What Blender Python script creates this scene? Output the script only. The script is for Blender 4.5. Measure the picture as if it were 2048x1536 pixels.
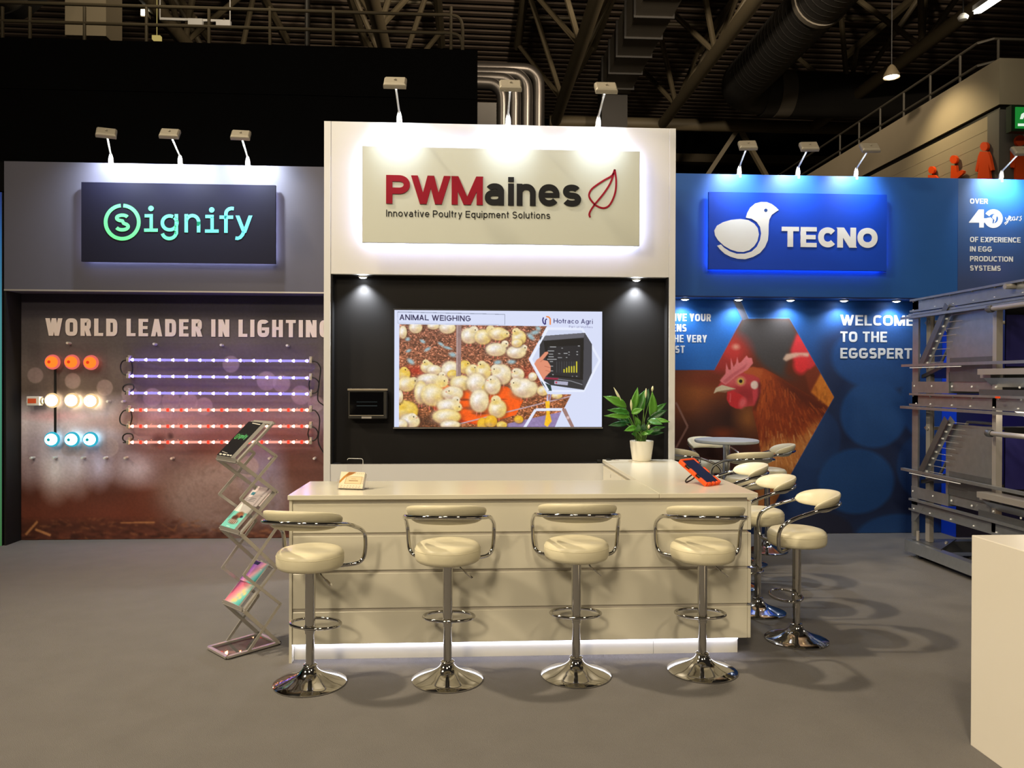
import bpy, bmesh, math, random
import numpy as np
from mathutils import Vector, Matrix

PI = math.pi
random.seed(7)
S = bpy.context.scene
for o in list(bpy.data.objects):
    bpy.data.objects.remove(o, do_unlink=True)
COL = S.collection

# ------------------------------------------------------------------ camera
FPX, CAM_H = 1540.0, 1.60                     # focal length in px of the 2048-wide frame, eye height
_yaw, _pitch, _roll = math.radians(3.16), math.radians(-0.27), 0.003
_f = Vector((math.sin(_yaw) * math.cos(_pitch), math.cos(_yaw) * math.cos(_pitch), math.sin(_pitch)))
_r0 = Vector((math.cos(_yaw), -math.sin(_yaw), 0))
_u0 = _r0.cross(_f)
_r = _r0 * math.cos(_roll) + _u0 * math.sin(_roll)
_u = _u0 * math.cos(_roll) - _r0 * math.sin(_roll)
EYE = Vector((0, 0, CAM_H))
cam = bpy.data.cameras.new('camera')
cam.sensor_width = 36.0
cam.lens = FPX / 2048 * 36.0
cam.clip_start, cam.clip_end = 0.05, 200
cam_ob = bpy.data.objects.new('camera', cam)
COL.objects.link(cam_ob)
cam_ob.matrix_world = Matrix(((_r.x, _u.x, -_f.x, 0), (_r.y, _u.y, -_f.y, 0), (_r.z, _u.z, -_f.z, CAM_H), (0, 0, 0, 1)))
S.camera = cam_ob


def at(u, v, y=None, z=None, x=None):
    """Survey of the place: the point seen at photo pixel (u, v) that lies on the wall plane y, the level z or the side plane x."""
    d = _f + _r * ((u - 1024) / FPX) - _u * ((v - 768) / FPX)
    t = y / d.y if y is not None else ((z - CAM_H) / d.z if z is not None else x / d.x)
    return EYE + d * t


# ------------------------------------------------------------------ world, exposure, hall lamps
S.view_settings.view_transform = 'Standard'
S.view_settings.look = 'None'
S.view_settings.exposure = 0.0
S.view_settings.gamma = 1.0
S.view_settings.use_curve_mapping = False
W = bpy.data.worlds.new('hall_air')
S.world = W
W.use_nodes = True
W.node_tree.nodes['Background'].inputs[0].default_value = (0.62, 0.52, 0.42, 1)
W.node_tree.nodes['Background'].inputs[1].default_value = 0.035
S.cycles.max_bounces = 6
S.cycles.diffuse_bounces = 3
S.cycles.glossy_bounces = 4
S.cycles.transmission_bounces = 6
S.cycles.transparent_max_bounces = 8
S.cycles.caustics_reflective = False
S.cycles.caustics_refractive = False
S.cycles.sample_clamp_indirect = 4.0


def lamp(name, kind, loc, energy, color, target=None, size=0.3, size_y=None, spot=None, blend=0.4):
    l = bpy.data.lights.new(name, kind)
    l.energy = energy
    l.color = color
    if kind == 'AREA':
        l.size = size
        if size_y:
            l.shape = 'RECTANGLE'
            l.size_y = size_y
        else:
            l.shape = 'DISK'
    else:
        l.shadow_soft_size = size
    if kind == 'SPOT':
        l.spot_size = spot
        l.spot_blend = blend
    o = bpy.data.objects.new(name, l)
    COL.objects.link(o)
    o.location = loc
    if target is not None:
        o.rotation_euler = (Vector(target) - Vector(loc)).to_track_quat('-Z', 'Y').to_euler()
    return o


WARM = (1.0, 0.835, 0.585)
# high-bay lamps of the hall: behind and above the photographer, and over the aisles
lamp('high_bay_light', 'SPOT', (-4.6, -10, 8.6), 2600, WARM, (0.5, 4.4, 0.6), 0.7, spot=1.5, blend=0.7)
lamp('high_bay_light', 'SPOT', (-1.0, -3.6, 10.2), 1500, WARM, (0.6, 4.6, 0.3), 0.7, spot=1.6, blend=0.8)
lamp('high_bay_light', 'SPOT', (-5.5, 4.6, 10.5), 3300, WARM, (0.6, 4.9, 0.9), 0.25, spot=0.95, blend=0.9)
lamp('high_bay_light', 'SPOT', (5.5, -5.0, 10.0), 900, WARM, (1.5, 4.0, 0.3), 0.7, spot=1.6, blend=0.8)
lamp('high_bay_light', 'SPOT', (-9.5, 0.5, 8.5), 2700, WARM, (2.0, 3.4, 0.4), 0.5, spot=1.3, blend=0.8)


# ------------------------------------------------------------------ materials
def lin(c):
    if isinstance(c, str):
        c = [int(c[i:i + 2], 16) / 255 for i in (0, 2, 4)]
    elif max(c) > 1.0:
        c = [x / 255 for x in c]
    return tuple(x / 12.92 if x <= 0.04045 else ((x + 0.055) / 1.055) ** 2.4 for x in c)


def mat(name, col, rough=0.5, metal=0.0, emit=0.0, emit_col=None, vary=0.06, scale=8.0, bump=0.0, bump_scale=120.0, coat=0.0, spec=0.5):
    m = bpy.data.materials.new(name)
    m.use_nodes = True
    nt = m.node_tree
    b = nt.nodes['Principled BSDF']
    c = lin(col)
    b.inputs['Roughness'].default_value = rough
    b.inputs['Metallic'].default_value = metal
    b.inputs['Coat Weight'].default_value = coat
    b.inputs['Specular IOR Level'].default_value = spec
    tc = nt.nodes.new('ShaderNodeTexCoord')
    nz = nt.nodes.new('ShaderNodeTexNoise')
    nz.inputs['Scale'].default_value = scale
    nz.inputs['Detail'].default_value = 3
    nt.links.new(tc.outputs['Object'], nz.inputs['Vector'])
    mx = nt.nodes.new('ShaderNodeMix')
    mx.data_type = 'RGBA'
    mx.inputs[6].default_value = tuple(x * (1 - vary) for x in c) + (1,)
    mx.inputs[7].default_value = tuple(min(1, x * (1 + vary)) for x in c) + (1,)
    nt.links.new(nz.outputs['Fac'], mx.inputs[0])
    nt.links.new(mx.outputs[2], b.inputs['Base Color'])
    if bump:
        n2 = nt.nodes.new('ShaderNodeTexNoise')
        n2.inputs['Scale'].default_value = bump_scale
        n2.inputs['Detail'].default_value = 4
        nt.links.new(tc.outputs['Object'], n2.inputs['Vector'])
        bp = nt.nodes.new('ShaderNodeBump')
        bp.inputs['Strength'].default_value = bump
        bp.inputs['Distance'].default_value = 0.01
        nt.links.new(n2.outputs['Fac'], bp.inputs['Height'])
        nt.links.new(bp.outputs['Normal'], b.inputs['Normal'])
    if emit:
        b.inputs['Emission Color'].default_value = tuple(lin(emit_col or col)) + (1,)
        b.inputs['Emission Strength'].default_value = emit
    return m


def clear_mat(name, tint=(1, 1, 1), mixf=0.08, rough=0.02):
    """Thin clear acrylic: mostly see-through with a faint gloss."""
    m = bpy.data.materials.new(name)
    m.use_nodes = True
    nt = m.node_tree
    nt.nodes.clear()
    out = nt.nodes.new('ShaderNodeOutputMaterial')
    tr = nt.nodes.new('ShaderNodeBsdfTransparent')
    tr.inputs[0].default_value = (*tint, 1)
    gl = nt.nodes.new('ShaderNodeBsdfGlossy')
    gl.inputs['Roughness'].default_value = rough
    fr = nt.nodes.new('ShaderNodeLayerWeight')
    fr.inputs[0].default_value = 0.12
    ad = nt.nodes.new('ShaderNodeMath')
    ad.operation = 'MULTIPLY_ADD'
    ad.inputs[1].default_value = 0.5
    ad.inputs[2].default_value = mixf
    mx = nt.nodes.new('ShaderNodeMixShader')
    nt.links.new(fr.outputs['Facing'], ad.inputs[0])
    nt.links.new(ad.outputs[0], mx.inputs[0])
    nt.links.new(tr.outputs[0], mx.inputs[1])
    nt.links.new(gl.outputs[0], mx.inputs[2])
    nt.links.new(mx.outputs[0], out.inputs[0])
    return m


def print_mat(name, rough=0.55, gain=1.0, emit=0.0):
    """A printed sheet or a lit screen: its picture is stored per vertex."""
    m = bpy.data.materials.new(name)
    m.use_nodes = True
    nt = m.node_tree
    b = nt.nodes['Principled BSDF']
    b.inputs['Roughness'].default_value = rough
    b.inputs['Specular IOR Level'].default_value = 0.35
    a = nt.nodes.new('ShaderNodeVertexColor')
    a.layer_name = 'print'
    v = nt.nodes.new('ShaderNodeVectorMath')
    v.operation = 'SCALE'
    v.inputs[3].default_value = gain
    nt.links.new(a.outputs[0], v.inputs[0])
    if emit:
        b.inputs['Base Color'].default_value = (0.01, 0.01, 0.01, 1)
        nt.links.new(v.outputs[0], b.inputs['Emission Color'])
        b.inputs['Emission Strength'].default_value = emit
    else:
        nt.links.new(v.outputs[0], b.inputs['Base Color'])
    return m


def glow(name, col, strength):
    m = bpy.data.materials.new(name)
    m.use_nodes = True
    nt = m.node_tree
    nt.nodes.clear()
    out = nt.nodes.new('ShaderNodeOutputMaterial')
    e = nt.nodes.new('ShaderNodeEmission')
    e.inputs[0].default_value = (*lin(col), 1)
    e.inputs[1].default_value = strength
    nt.links.new(e.outputs[0], out.inputs[0])
    return m


# ------------------------------------------------------------------ mesh building
class MB:
    """Collects shapes and links them as ONE mesh object."""

    def __init__(self):
        self.v, self.f, self.sm = [], [], []

    def add(self, vs, fs, smooth=False):
        k = len(self.v)
        self.v += [tuple(p) for p in vs]
        self.f += [tuple(i + k for i in f) for f in fs]
        self.sm += [smooth] * len(fs)
        return self

    def box(self, x0, x1, y0, y1, z0, z1, M=None):
        vs = [Vector((x, y, z)) for x in (x0, x1) for y in (y0, y1) for z in (z0, z1)]
        if M is not None:
            vs = [M @ p for p in vs]
        return self.add(vs, [(0, 1, 3, 2), (4, 6, 7, 5), (0, 4, 5, 1), (2, 3, 7, 6), (0, 2, 6, 4), (1, 5, 7, 3)])

    def quad(self, a, b, c, d):
        return self.add([a, b, c, d], [(0, 1, 2, 3)])

    def prism(self, pts, dv):
        """Polygon (3-D points, in one plane) swept by the vector dv."""
        n = len(pts)
        dv = Vector(dv)
        a = [Vector(p) for p in pts]
        vs = a + [p + dv for p in a]
        fs = [tuple(range(n))[::-1], tuple(range(n, 2 * n))]
        fs += [(i, (i + 1) % n, n + (i + 1) % n, n + i) for i in range(n)]
        return self.add(vs, fs)

    def bar(self, p, q, w, h=None, up=(0, 0, 1)):
        """A straight bar of rectangular section from p to q (w across, h along up)."""
        h = h or w
        p, q = Vector(p), Vector(q)
        d = (q - p).normalized()
        s = d.cross(Vector(up))
        if s.length < 1e-4:
            s = d.cross(Vector((0, 1, 0)))
        s.normalize()
        t = s.cross(d)
        c = [s * (a * w / 2) + t * (b * h / 2) for a, b in ((-1, -1), (1, -1), (1, 1), (-1, 1))]
        vs = [p + k for k in c] + [q + k for k in c]
        return self.add(vs, [(3, 2, 1, 0), (4, 5, 6, 7)] + [(i, (i + 1) % 4, 4 + (i + 1) % 4, 4 + i) for i in range(4)])

    def tube(self, path, r, n=12, closed=False, caps=True):
        P = [Vector(p) for p in path]
        m = len(P)
        rr = r if isinstance(r, (list, tuple)) else [r] * m
        vs, fs = [], []
        ref = None
        for i in range(m):
            a = P[i - 1] if (i or closed) else P[i]
            b = P[(i + 1) % m] if (i < m - 1 or closed) else P[i]
            t = (b - a).normalized()
            if ref is None:
                ref = t.orthogonal().normalized()
            ref = (ref - t * ref.dot(t))
            ref = ref.normalized() if ref.length > 1e-6 else t.orthogonal().normalized()
            s = t.cross(ref)
            for k in range(n):
                ang = 2 * PI * k / n
                vs.append(P[i] + (ref * math.cos(ang) + s * math.sin(ang)) * rr[i])
        for i in range(m if closed else m - 1):
            j = (i + 1) % m
            for k in range(n):
                fs.append((i * n + k, i * n + (k + 1) % n, j * n + (k + 1) % n, j * n + k))
        self.add(vs, fs, True)
        if caps and not closed:
            self.add(vs[:n], [tuple(range(n))[::-1]])
            self.add(vs[-n:], [tuple(range(n))])
        return self

    def lathe(self, prof, n=32, c=(0, 0, 0), axis='Z', M=None):
        """Profile of (radius, height) turned round an axis."""
        vs, fs = [], []
        for r, h in prof:
            for k in range(n):
                a = 2 * PI * k / n
                p = (r * math.cos(a), r * math.sin(a), h)
                if axis == 'Y':
                    p = (p[0], p[2], p[1])
                vs.append(Vector(c) + Vector(p) if M is None else M @ Vector(p))
        for i in range(len(prof) - 1):
            for k in range(n):
                q = (i * n + k, i * n + (k + 1) % n, (i + 1) * n + (k + 1) % n, (i + 1) * n + k)
                fs.append(q if axis == 'Z' else q[::-1])
        return self.add(vs, fs, True)

    def grid(self, rows, smooth=True, closed_u=False, closed_v=False):
        n = len(rows[0])
        vs = [p for r in rows for p in r]
        m = len(rows)
        fs = []
        for i in range(m if closed_v else m - 1):
            for k in range(n if closed_u else n - 1):
                fs.append((i * n + k, i * n + (k + 1) % n, ((i + 1) % m) * n + (k + 1) % n, ((i + 1) % m) * n + k))
        return self.add(vs, fs, smooth)

    def build(self, name, m, parent=None, bevel=0.0, autosmooth=False):
        me = bpy.data.meshes.new(name)
        me.from_pydata(self.v, [], self.f)
        me.polygons.foreach_set('use_smooth', self.sm)
        me.update()
        bm = bmesh.new()
        bm.from_mesh(me)
        if any(self.sm):
            bmesh.ops.remove_doubles(bm, verts=bm.verts, dist=1e-5)
        bmesh.ops.recalc_face_normals(bm, faces=bm.faces)
        bm.to_mesh(me)
        bm.free()
        me.materials.append(m)
        o = bpy.data.objects.new(name, me)
        COL.objects.link(o)
        if parent is not None:
            hang(o, parent)
        if bevel:
            b = o.modifiers.new('edge', 'BEVEL')
            b.width = bevel
            b.segments = 2
            b.limit_method = 'ANGLE'
        if any(self.sm):
            try:
                me.set_sharp_from_angle(angle=math.radians(40))
            except Exception:
                pass
        return o


WORLD = set()


def thing(name, label, cat, loc=(0, 0, 0), rz=0.0, group=None, world=True):
    o = bpy.data.objects.new(name, None)
    o.empty_display_size = 0.1
    COL.objects.link(o)
    o.location = loc
    o.rotation_euler = (0, 0, rz)
    o['label'], o['category'] = label, cat
    if group:
        o['group'] = group
    if world:
        WORLD.add(o.name)
    return o


def hang(o, parent):
    """Make o a part of parent; parts of a thing surveyed in hall coordinates keep those coordinates."""
    o.parent = parent
    if parent.name in WORLD:
        o.matrix_parent_inverse = Matrix.Translation(-Vector(parent.location))


def tag(o, label, cat, group=None):
    o['label'], o['category'] = label, cat
    if group:
        o['group'] = group
    return o


def struct(o, label=None):
    o['kind'] = 'structure'
    if label:
        o['label'] = label
        o['category'] = 'wall' if 'wall' in o.name else o.name.split('_')[0].split('.')[0]
    return o


def copy_thing(root, loc, rz, label=None):
    r = root.copy()
    COL.objects.link(r)
    r.location = loc
    r.rotation_euler = (0, 0, rz)
    if label:
        r['label'] = label
    for ch in list(root.children):
        c = ch.copy()
        COL.objects.link(c)
        c.parent = r
        for g in list(ch.children):
            d = g.copy()
            COL.objects.link(d)
            d.parent = c
    return r


def smooth_path(pts, n=6):
    """Catmull-Rom through the points."""
    P = [Vector(p) for p in pts]
    P = [P[0] * 2 - P[1]] + P + [P[-1] * 2 - P[-2]]
    out = []
    for i in range(1, len(P) - 2):
        for k in range(n):
            t = k / n
            a, b, c, d = P[i - 1], P[i], P[i + 1], P[i + 2]
            out.append(0.5 * ((2 * b) + (c - a) * t + (2 * a - 5 * b + 4 * c - d) * t * t + (3 * b - a - 3 * c + d) * t ** 3))
    out.append(P[-2])
    return out


# ------------------------------------------------------------------ lettering: every glyph is drawn with strokes of even width
def arc(cx, cy, rx, ry, a0, a1, n=16, sq=2.0):
    out = []
    for i in range(n + 1):
        a = math.radians(a0 + (a1 - a0) * i / n)
        c, s = math.cos(a), math.sin(a)
        e = 2.0 / sq
        out.append((cx + rx * math.copysign(abs(c) ** e, c), cy + ry * math.copysign(abs(s) ** e, s)))
    return out


def glyph(ch, sq, a, d):
    """(width, strokes). A stroke of two points runs to the glyph's edge; a longer one is a curve that stops where it ends.
    a, d: heights of ascender and descender where the x-height is 1 (lower case)."""
    A = lambda cx, cy, rx, ry, a0, a1, n=16: arc(cx, cy, rx, ry, a0, a1, n, sq)
    G = {
        'A': (.74, [[(0, 0), (.5, 1)], [(1, 0), (.5, 1)], [(.2, .3), (.8, .3)]]),
        'B': (.70, [[(0, 0), (0, 1)], [(0, 1)] + A(.5, .76, .42, .24, 90, -90) + [(0, .52)], [(0, .52)] + A(.5, .26, .5, .26, 90, -90) + [(0, 0)]]),
        'C': (.70, [A(.555, .5, .555, .5, 40, 320, 26)]),
        'D': (.74, [[(0, 0), (0, 1)], [(0, 1)] + A(.42, .5, .58, .5, 90, -90, 22) + [(0, 0)]]),
        'E': (.64, [[(0, 0), (0, 1)], [(0, 1), (1, 1)], [(0, .5), (.9, .5)], [(0, 0), (1, 0)]]),
        'F': (.60, [[(0, 0), (0, 1)], [(0, 1), (1, 1)], [(0, .5), (.88, .5)]]),
        'G': (.80, [A(.5, .5, .5, .5, 40, 318, 26) + [(1, .2), (1, .46)], [(.58, .46), (1, .46)]]),
        'H': (.74, [[(0, 0), (0, 1)], [(1, 0), (1, 1)], [(0, .5), (1, .5)]]),
        'I': (0, [[(0, 0), (0, 1)]]),
        'K': (.72, [[(0, 0), (0, 1)], [(.05, .4), (1, 1)], [(.3, .55), (1, 0)]]),
        'L': (.60, [[(0, 0), (0, 1)], [(0, 0), (1, 0)]]),
        'M': (.90, [[(0, 0), (0, 1)], [(1, 0), (1, 1)], [(0, 1), (.5, 0.0)], [(1, 1), (.5, 0.0)]]),
        'N': (.74, [[(0, 0), (0, 1)], [(1, 0), (1, 1)], [(0, 1), (1, 0)]]),
        'O': (.80, [A(.5, .5, .5, .5, 0, 360, 36)]),
        'P': (.68, [[(0, 0), (0, 1)], [(0, 1)] + A(.55, .72, .45, .28, 90, -90) + [(0, .44)]]),
        'R': (.71, [[(0, 0), (0, 1)], [(0, 1)] + A(.55, .73, .41, .27, 90, -90) + [(0, .46)], [(.5, .46), (1, 0)]]),
        'S': (.68, [A(.5, .75, .46, .25, 25, 270, 20) + A(.5, .25, .5, .25, 90, -155, 20)[1:]]),
        'T': (.68, [[(.5, 0), (.5, 1)], [(0, 1), (1, 1)]]),
        'U': (.74, [[(0, 1), (0, .36)], A(.5, .36, .5, .36, 180, 360, 22), [(1, .36), (1, 1)]]),
        'V': (.74, [[(0, 1), (.5, 0)], [(1, 1), (.5, 0)]]),
        'W': (1.12, [[(0, 1), (.27, 0)], [(.5, 1), (.27, 0)], [(.5, 1), (.73, 0)], [(1, 1), (.73, 0)]]),
        'X': (.72, [[(0, 0), (1, 1)], [(0, 1), (1, 0)]]),
        'Y': (.72, [[(0, 1), (.5, .42)], [(1, 1), (.5, .42)], [(.5, 0), (.5, .45)]]),
        '4': (.78, [[(.72, 0), (.72, 1)], [(0, .28), (1, .28)], [(0, .28), (.72, 1)]]),
        '0': (.74, [A(.5, .5, .5, .5, 0, 360, 36)]),
    }
    g = {
        'a': (.60, [A(.48, .66, .44, .34, 150, 0) + [(.92, .3)], [(.92, .62), (.92, 0)], [(.92, .58)] + A(.38, .29, .38, .29, 90, 270) + A(.5, .3, .42, .3, 270, 350, 8)]),
        'c': (.58, [A(.5, .5, .5, .5, 42, 318, 24)]),
        'd': (.60, [A(.5, .5, .5, .5, 0, 360, 30), [(1, 0), (1, a)]]),
        'e': (.62, [[(1, .52)] + A(.5, .5, .5, .5, 4, 322, 28), [(.04, .5), (1, .5)]]),
        'f': (.36, [[(.36, 0), (.36, a - .3)], A(.78, a - .32, .42, .32, 180, 92, 10), [(0, 1), (.9, 1)]]),
        'g': (.60, [A(.5, .5, .5, .5, 0, 360, 30), [(1, 1), (1, .1)], [(1, .1)] + A(.5, d + .36, .5, .36, 0, -150, 14)]),
        'h': (.56, [[(0, 0), (0, a)], [(0, .5)] + A(.5, .56, .5, .44, 180, 0) + [(1, .5)], [(1, .56), (1, 0)]]),
        'i': (0, [[(0, 0), (0, 1)], 'dot']),
        'l': (0, [[(0, 0), (0, a)]]),
        'm': (.92, [[(0, 0), (0, 1)], [(0, .5)] + A(.25, .6, .25, .4, 180, 0) + [(.5, .5)], [(.5, .6), (.5, 0)], [(.5, .5)] + A(.75, .6, .25, .4, 180, 0) + [(1, .5)], [(1, .6), (1, 0)]]),
        'n': (.56, [[(0, 0), (0, 1)], [(0, .5)] + A(.5, .56, .5, .44, 180, 0) + [(1, .5)], [(1, .56), (1, 0)]]),
        'o': (.62, [A(.5, .5, .5, .5, 0, 360, 32)]),
        'p': (.60, [A(.5, .5, .5, .5, 0, 360, 30), [(0, d), (0, 1)]]),
        'q': (.60, [A(.5, .5, .5, .5, 0, 360, 30), [(1, d), (1, 1)]]),
        'r': (.33, [[(0, 0), (0, 1)], [(0, .5)] + A(.98, .5, .98, .5, 180, 92)]),
        's': (.56, [A(.5, .75, .45, .25, 25, 270, 18) + A(.5, .25, .5, .25, 90, -155, 18)[1:]]),
        't': (.34, [[(.4, 1.38), (.4, .3)], A(.85, .3, .45, .3, 180, 268, 8), [(0, 1), (.95, 1)]]),
        'u': (.56, [[(0, 1), (0, .44)], [(0, .5)] + A(.5, .44, .5, .44, 180, 360) + [(1, .5)], [(1, 0), (1, 1)]]),
        'v': (.58, [[(0, 1), (.5, 0)], [(1, 1), (.5, 0)]]),
        'y': (.58, [[(0, 1), (.5, 0)], [(1, 1), (.22, d)]]),
    }
    if ch in G:
        return G[ch] + (False,)
    return g[ch] + (True,)


def stroke_polys(pts, sw, straight):
    """Outline quads of one stroke in the letter's plane."""
    out = []
    if straight:
        (x0, y0), (x1, y1) = pts
        dx, dy = x1 - x0, y1 - y0
        h = sw / 2
        if abs(dx) < 1e-9:
            return [[(x0 - h, min(y0, y1) - h), (x0 + h, min(y0, y1) - h), (x0 + h, max(y0, y1) + h), (x0 - h, max(y0, y1) + h)]]
        if abs(dy) < 1e-9:
            return [[(min(x0, x1) - h, y0 - h), (max(x0, x1) + h, y0 - h), (max(x0, x1) + h, y0 + h), (min(x0, x1) - h, y0 + h)]]
        L = math.hypot(dx, dy)
        hw = h * L / abs(dy)                        # half width along a level cut
        if y0 > y1:
            x0, y0, x1, y1 = x1, y1, x0, y0
        sl = (x1 - x0) / (y1 - y0)
        ya, yb = y0 - h, y1 + h
        xa, xb = x0 - 0 * sl, x1 + 0 * sl
        return [[(xa - hw, ya), (xa + hw, ya), (xb + hw, yb), (xb - hw, yb)]]
    n = len(pts)
    closed = math.hypot(pts[0][0] - pts[-1][0], pts[0][1] - pts[-1][1]) < 1e-6
    L_, R_ = [], []
    for i in range(n):
        a = pts[i - 1] if i else (pts[-2] if closed else pts[0])
        b = pts[i + 1] if i < n - 1 else (pts[1] if closed else pts[-1])
        dx, dy = b[0] - a[0], b[1] - a[1]
        L = math.hypot(dx, dy) or 1
        nx, ny = -dy / L * sw / 2, dx / L * sw / 2
        L_.append((pts[i][0] + nx, pts[i][1] + ny))
        R_.append((pts[i][0] - nx, pts[i][1] - ny))
    for i in range(n - 1):
        out.append([R_[i], R_[i + 1], L_[i + 1], L_[i]])
    return out


STROKE = {}                                       # which stroke a polygon belongs to


def text_polys(txt, cap, sw, wide=1.0, track=0.12, sq=2.2, xh=0.74, space=0.35):
    """Polygons of a line of lettering, its width; x from 0, baseline at y = 0."""
    x, polys, nst = 0.0, [], 0
    a = (cap - sw) / (xh * cap - sw)
    d = -0.27 * cap / (xh * cap - sw)
    for ch in txt:
        if ch == ' ':
            x += space * cap * wide
            continue
        w, strokes, low = glyph(ch, sq, a, d)
        H = (xh * cap if low else cap) - sw
        Wd = max(0.0, w * cap * wide - sw * (0 if w == 0 else 1)) if w else 0.0
        for s in strokes:
            if s == 'dot':
                y = cap - sw / 2
                STROKE[id(polys)] = 0
                polys.append([(x, y - sw * .28), (x + sw, y - sw * .28), (x + sw, y + sw * .5), (x, y + sw * .5)])
                continue
            P = [(x + sw / 2 + px * Wd, sw / 2 + py * H) for px, py in s]
            new = stroke_polys(P, sw, len(s) == 2)
            if len(s) == 2 and s[0][1] == s[1][1] and sw > .2 * cap:      # level bars a little thinner in heavy letters
                q, cut = new[0], sw * .24
                lo, hi = q[0][1], q[2][1]
                if s[0][1] >= 1:
                    lo += cut
                elif s[0][1] <= 0:
                    hi -= cut
                else:
                    lo, hi = lo + cut / 2, hi - cut / 2
                new = [[(q[0][0], lo), (q[1][0], lo), (q[2][0], hi), (q[3][0], hi)]]
            nst += 1
            for q in new:
                STROKE[id(q)] = nst
            polys += new
        x += Wd + sw + track * cap
    return polys, x - track * cap


def lettering(name, txt, origin, ux, uy, cap, sw, m, parent=None, depth=0.004, width=None, bold_fit=True, **kw):
    """Raised letters: origin is the left end of the baseline, ux/uy the writing directions; width squeezes the line to fit."""
    ux, uy = Vector(ux), Vector(uy)
    nrm = ux.cross(uy)
    polys, w = text_polys(txt, cap, sw, **kw)
    k = 1.0
    if width:
        for _ in range(4):                         # widen the glyphs, not the strokes
            kw['wide'] = kw.get('wide', 1.0) * (1 + (width / w - 1) * 1.15)
            polys, w = text_polys(txt, cap, sw, **kw)
        k = width / w
    words, x_at = txt.split(' '), 0.0
    out = None
    spans, i = [], 0
    for wd in words:                                # each word is a piece of its own
        n = len(wd)
        _, a0 = text_polys(txt[:i], cap, sw, **kw) if i else (0, -kw.get('track', .12) * cap)
        _, a1 = text_polys(txt[:i + n], cap, sw, **kw)
        spans.append((a0 - sw * .3, a1 + sw * .5))
        i += n + 1
    for lo, hi in spans:
        mb = MB()
        for j, p in enumerate(polys):
            cx = sum(q[0] for q in p) / len(p)
            if lo <= cx <= hi:
                lift = (STROKE.get(id(p), 0) % 5) * 0.00012
                mb.prism([Vector(origin) + ux * (q[0] * k) + uy * q[1] for q in p], nrm * (depth + lift))
        out = mb.build(name, m, parent)
    return out


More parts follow.
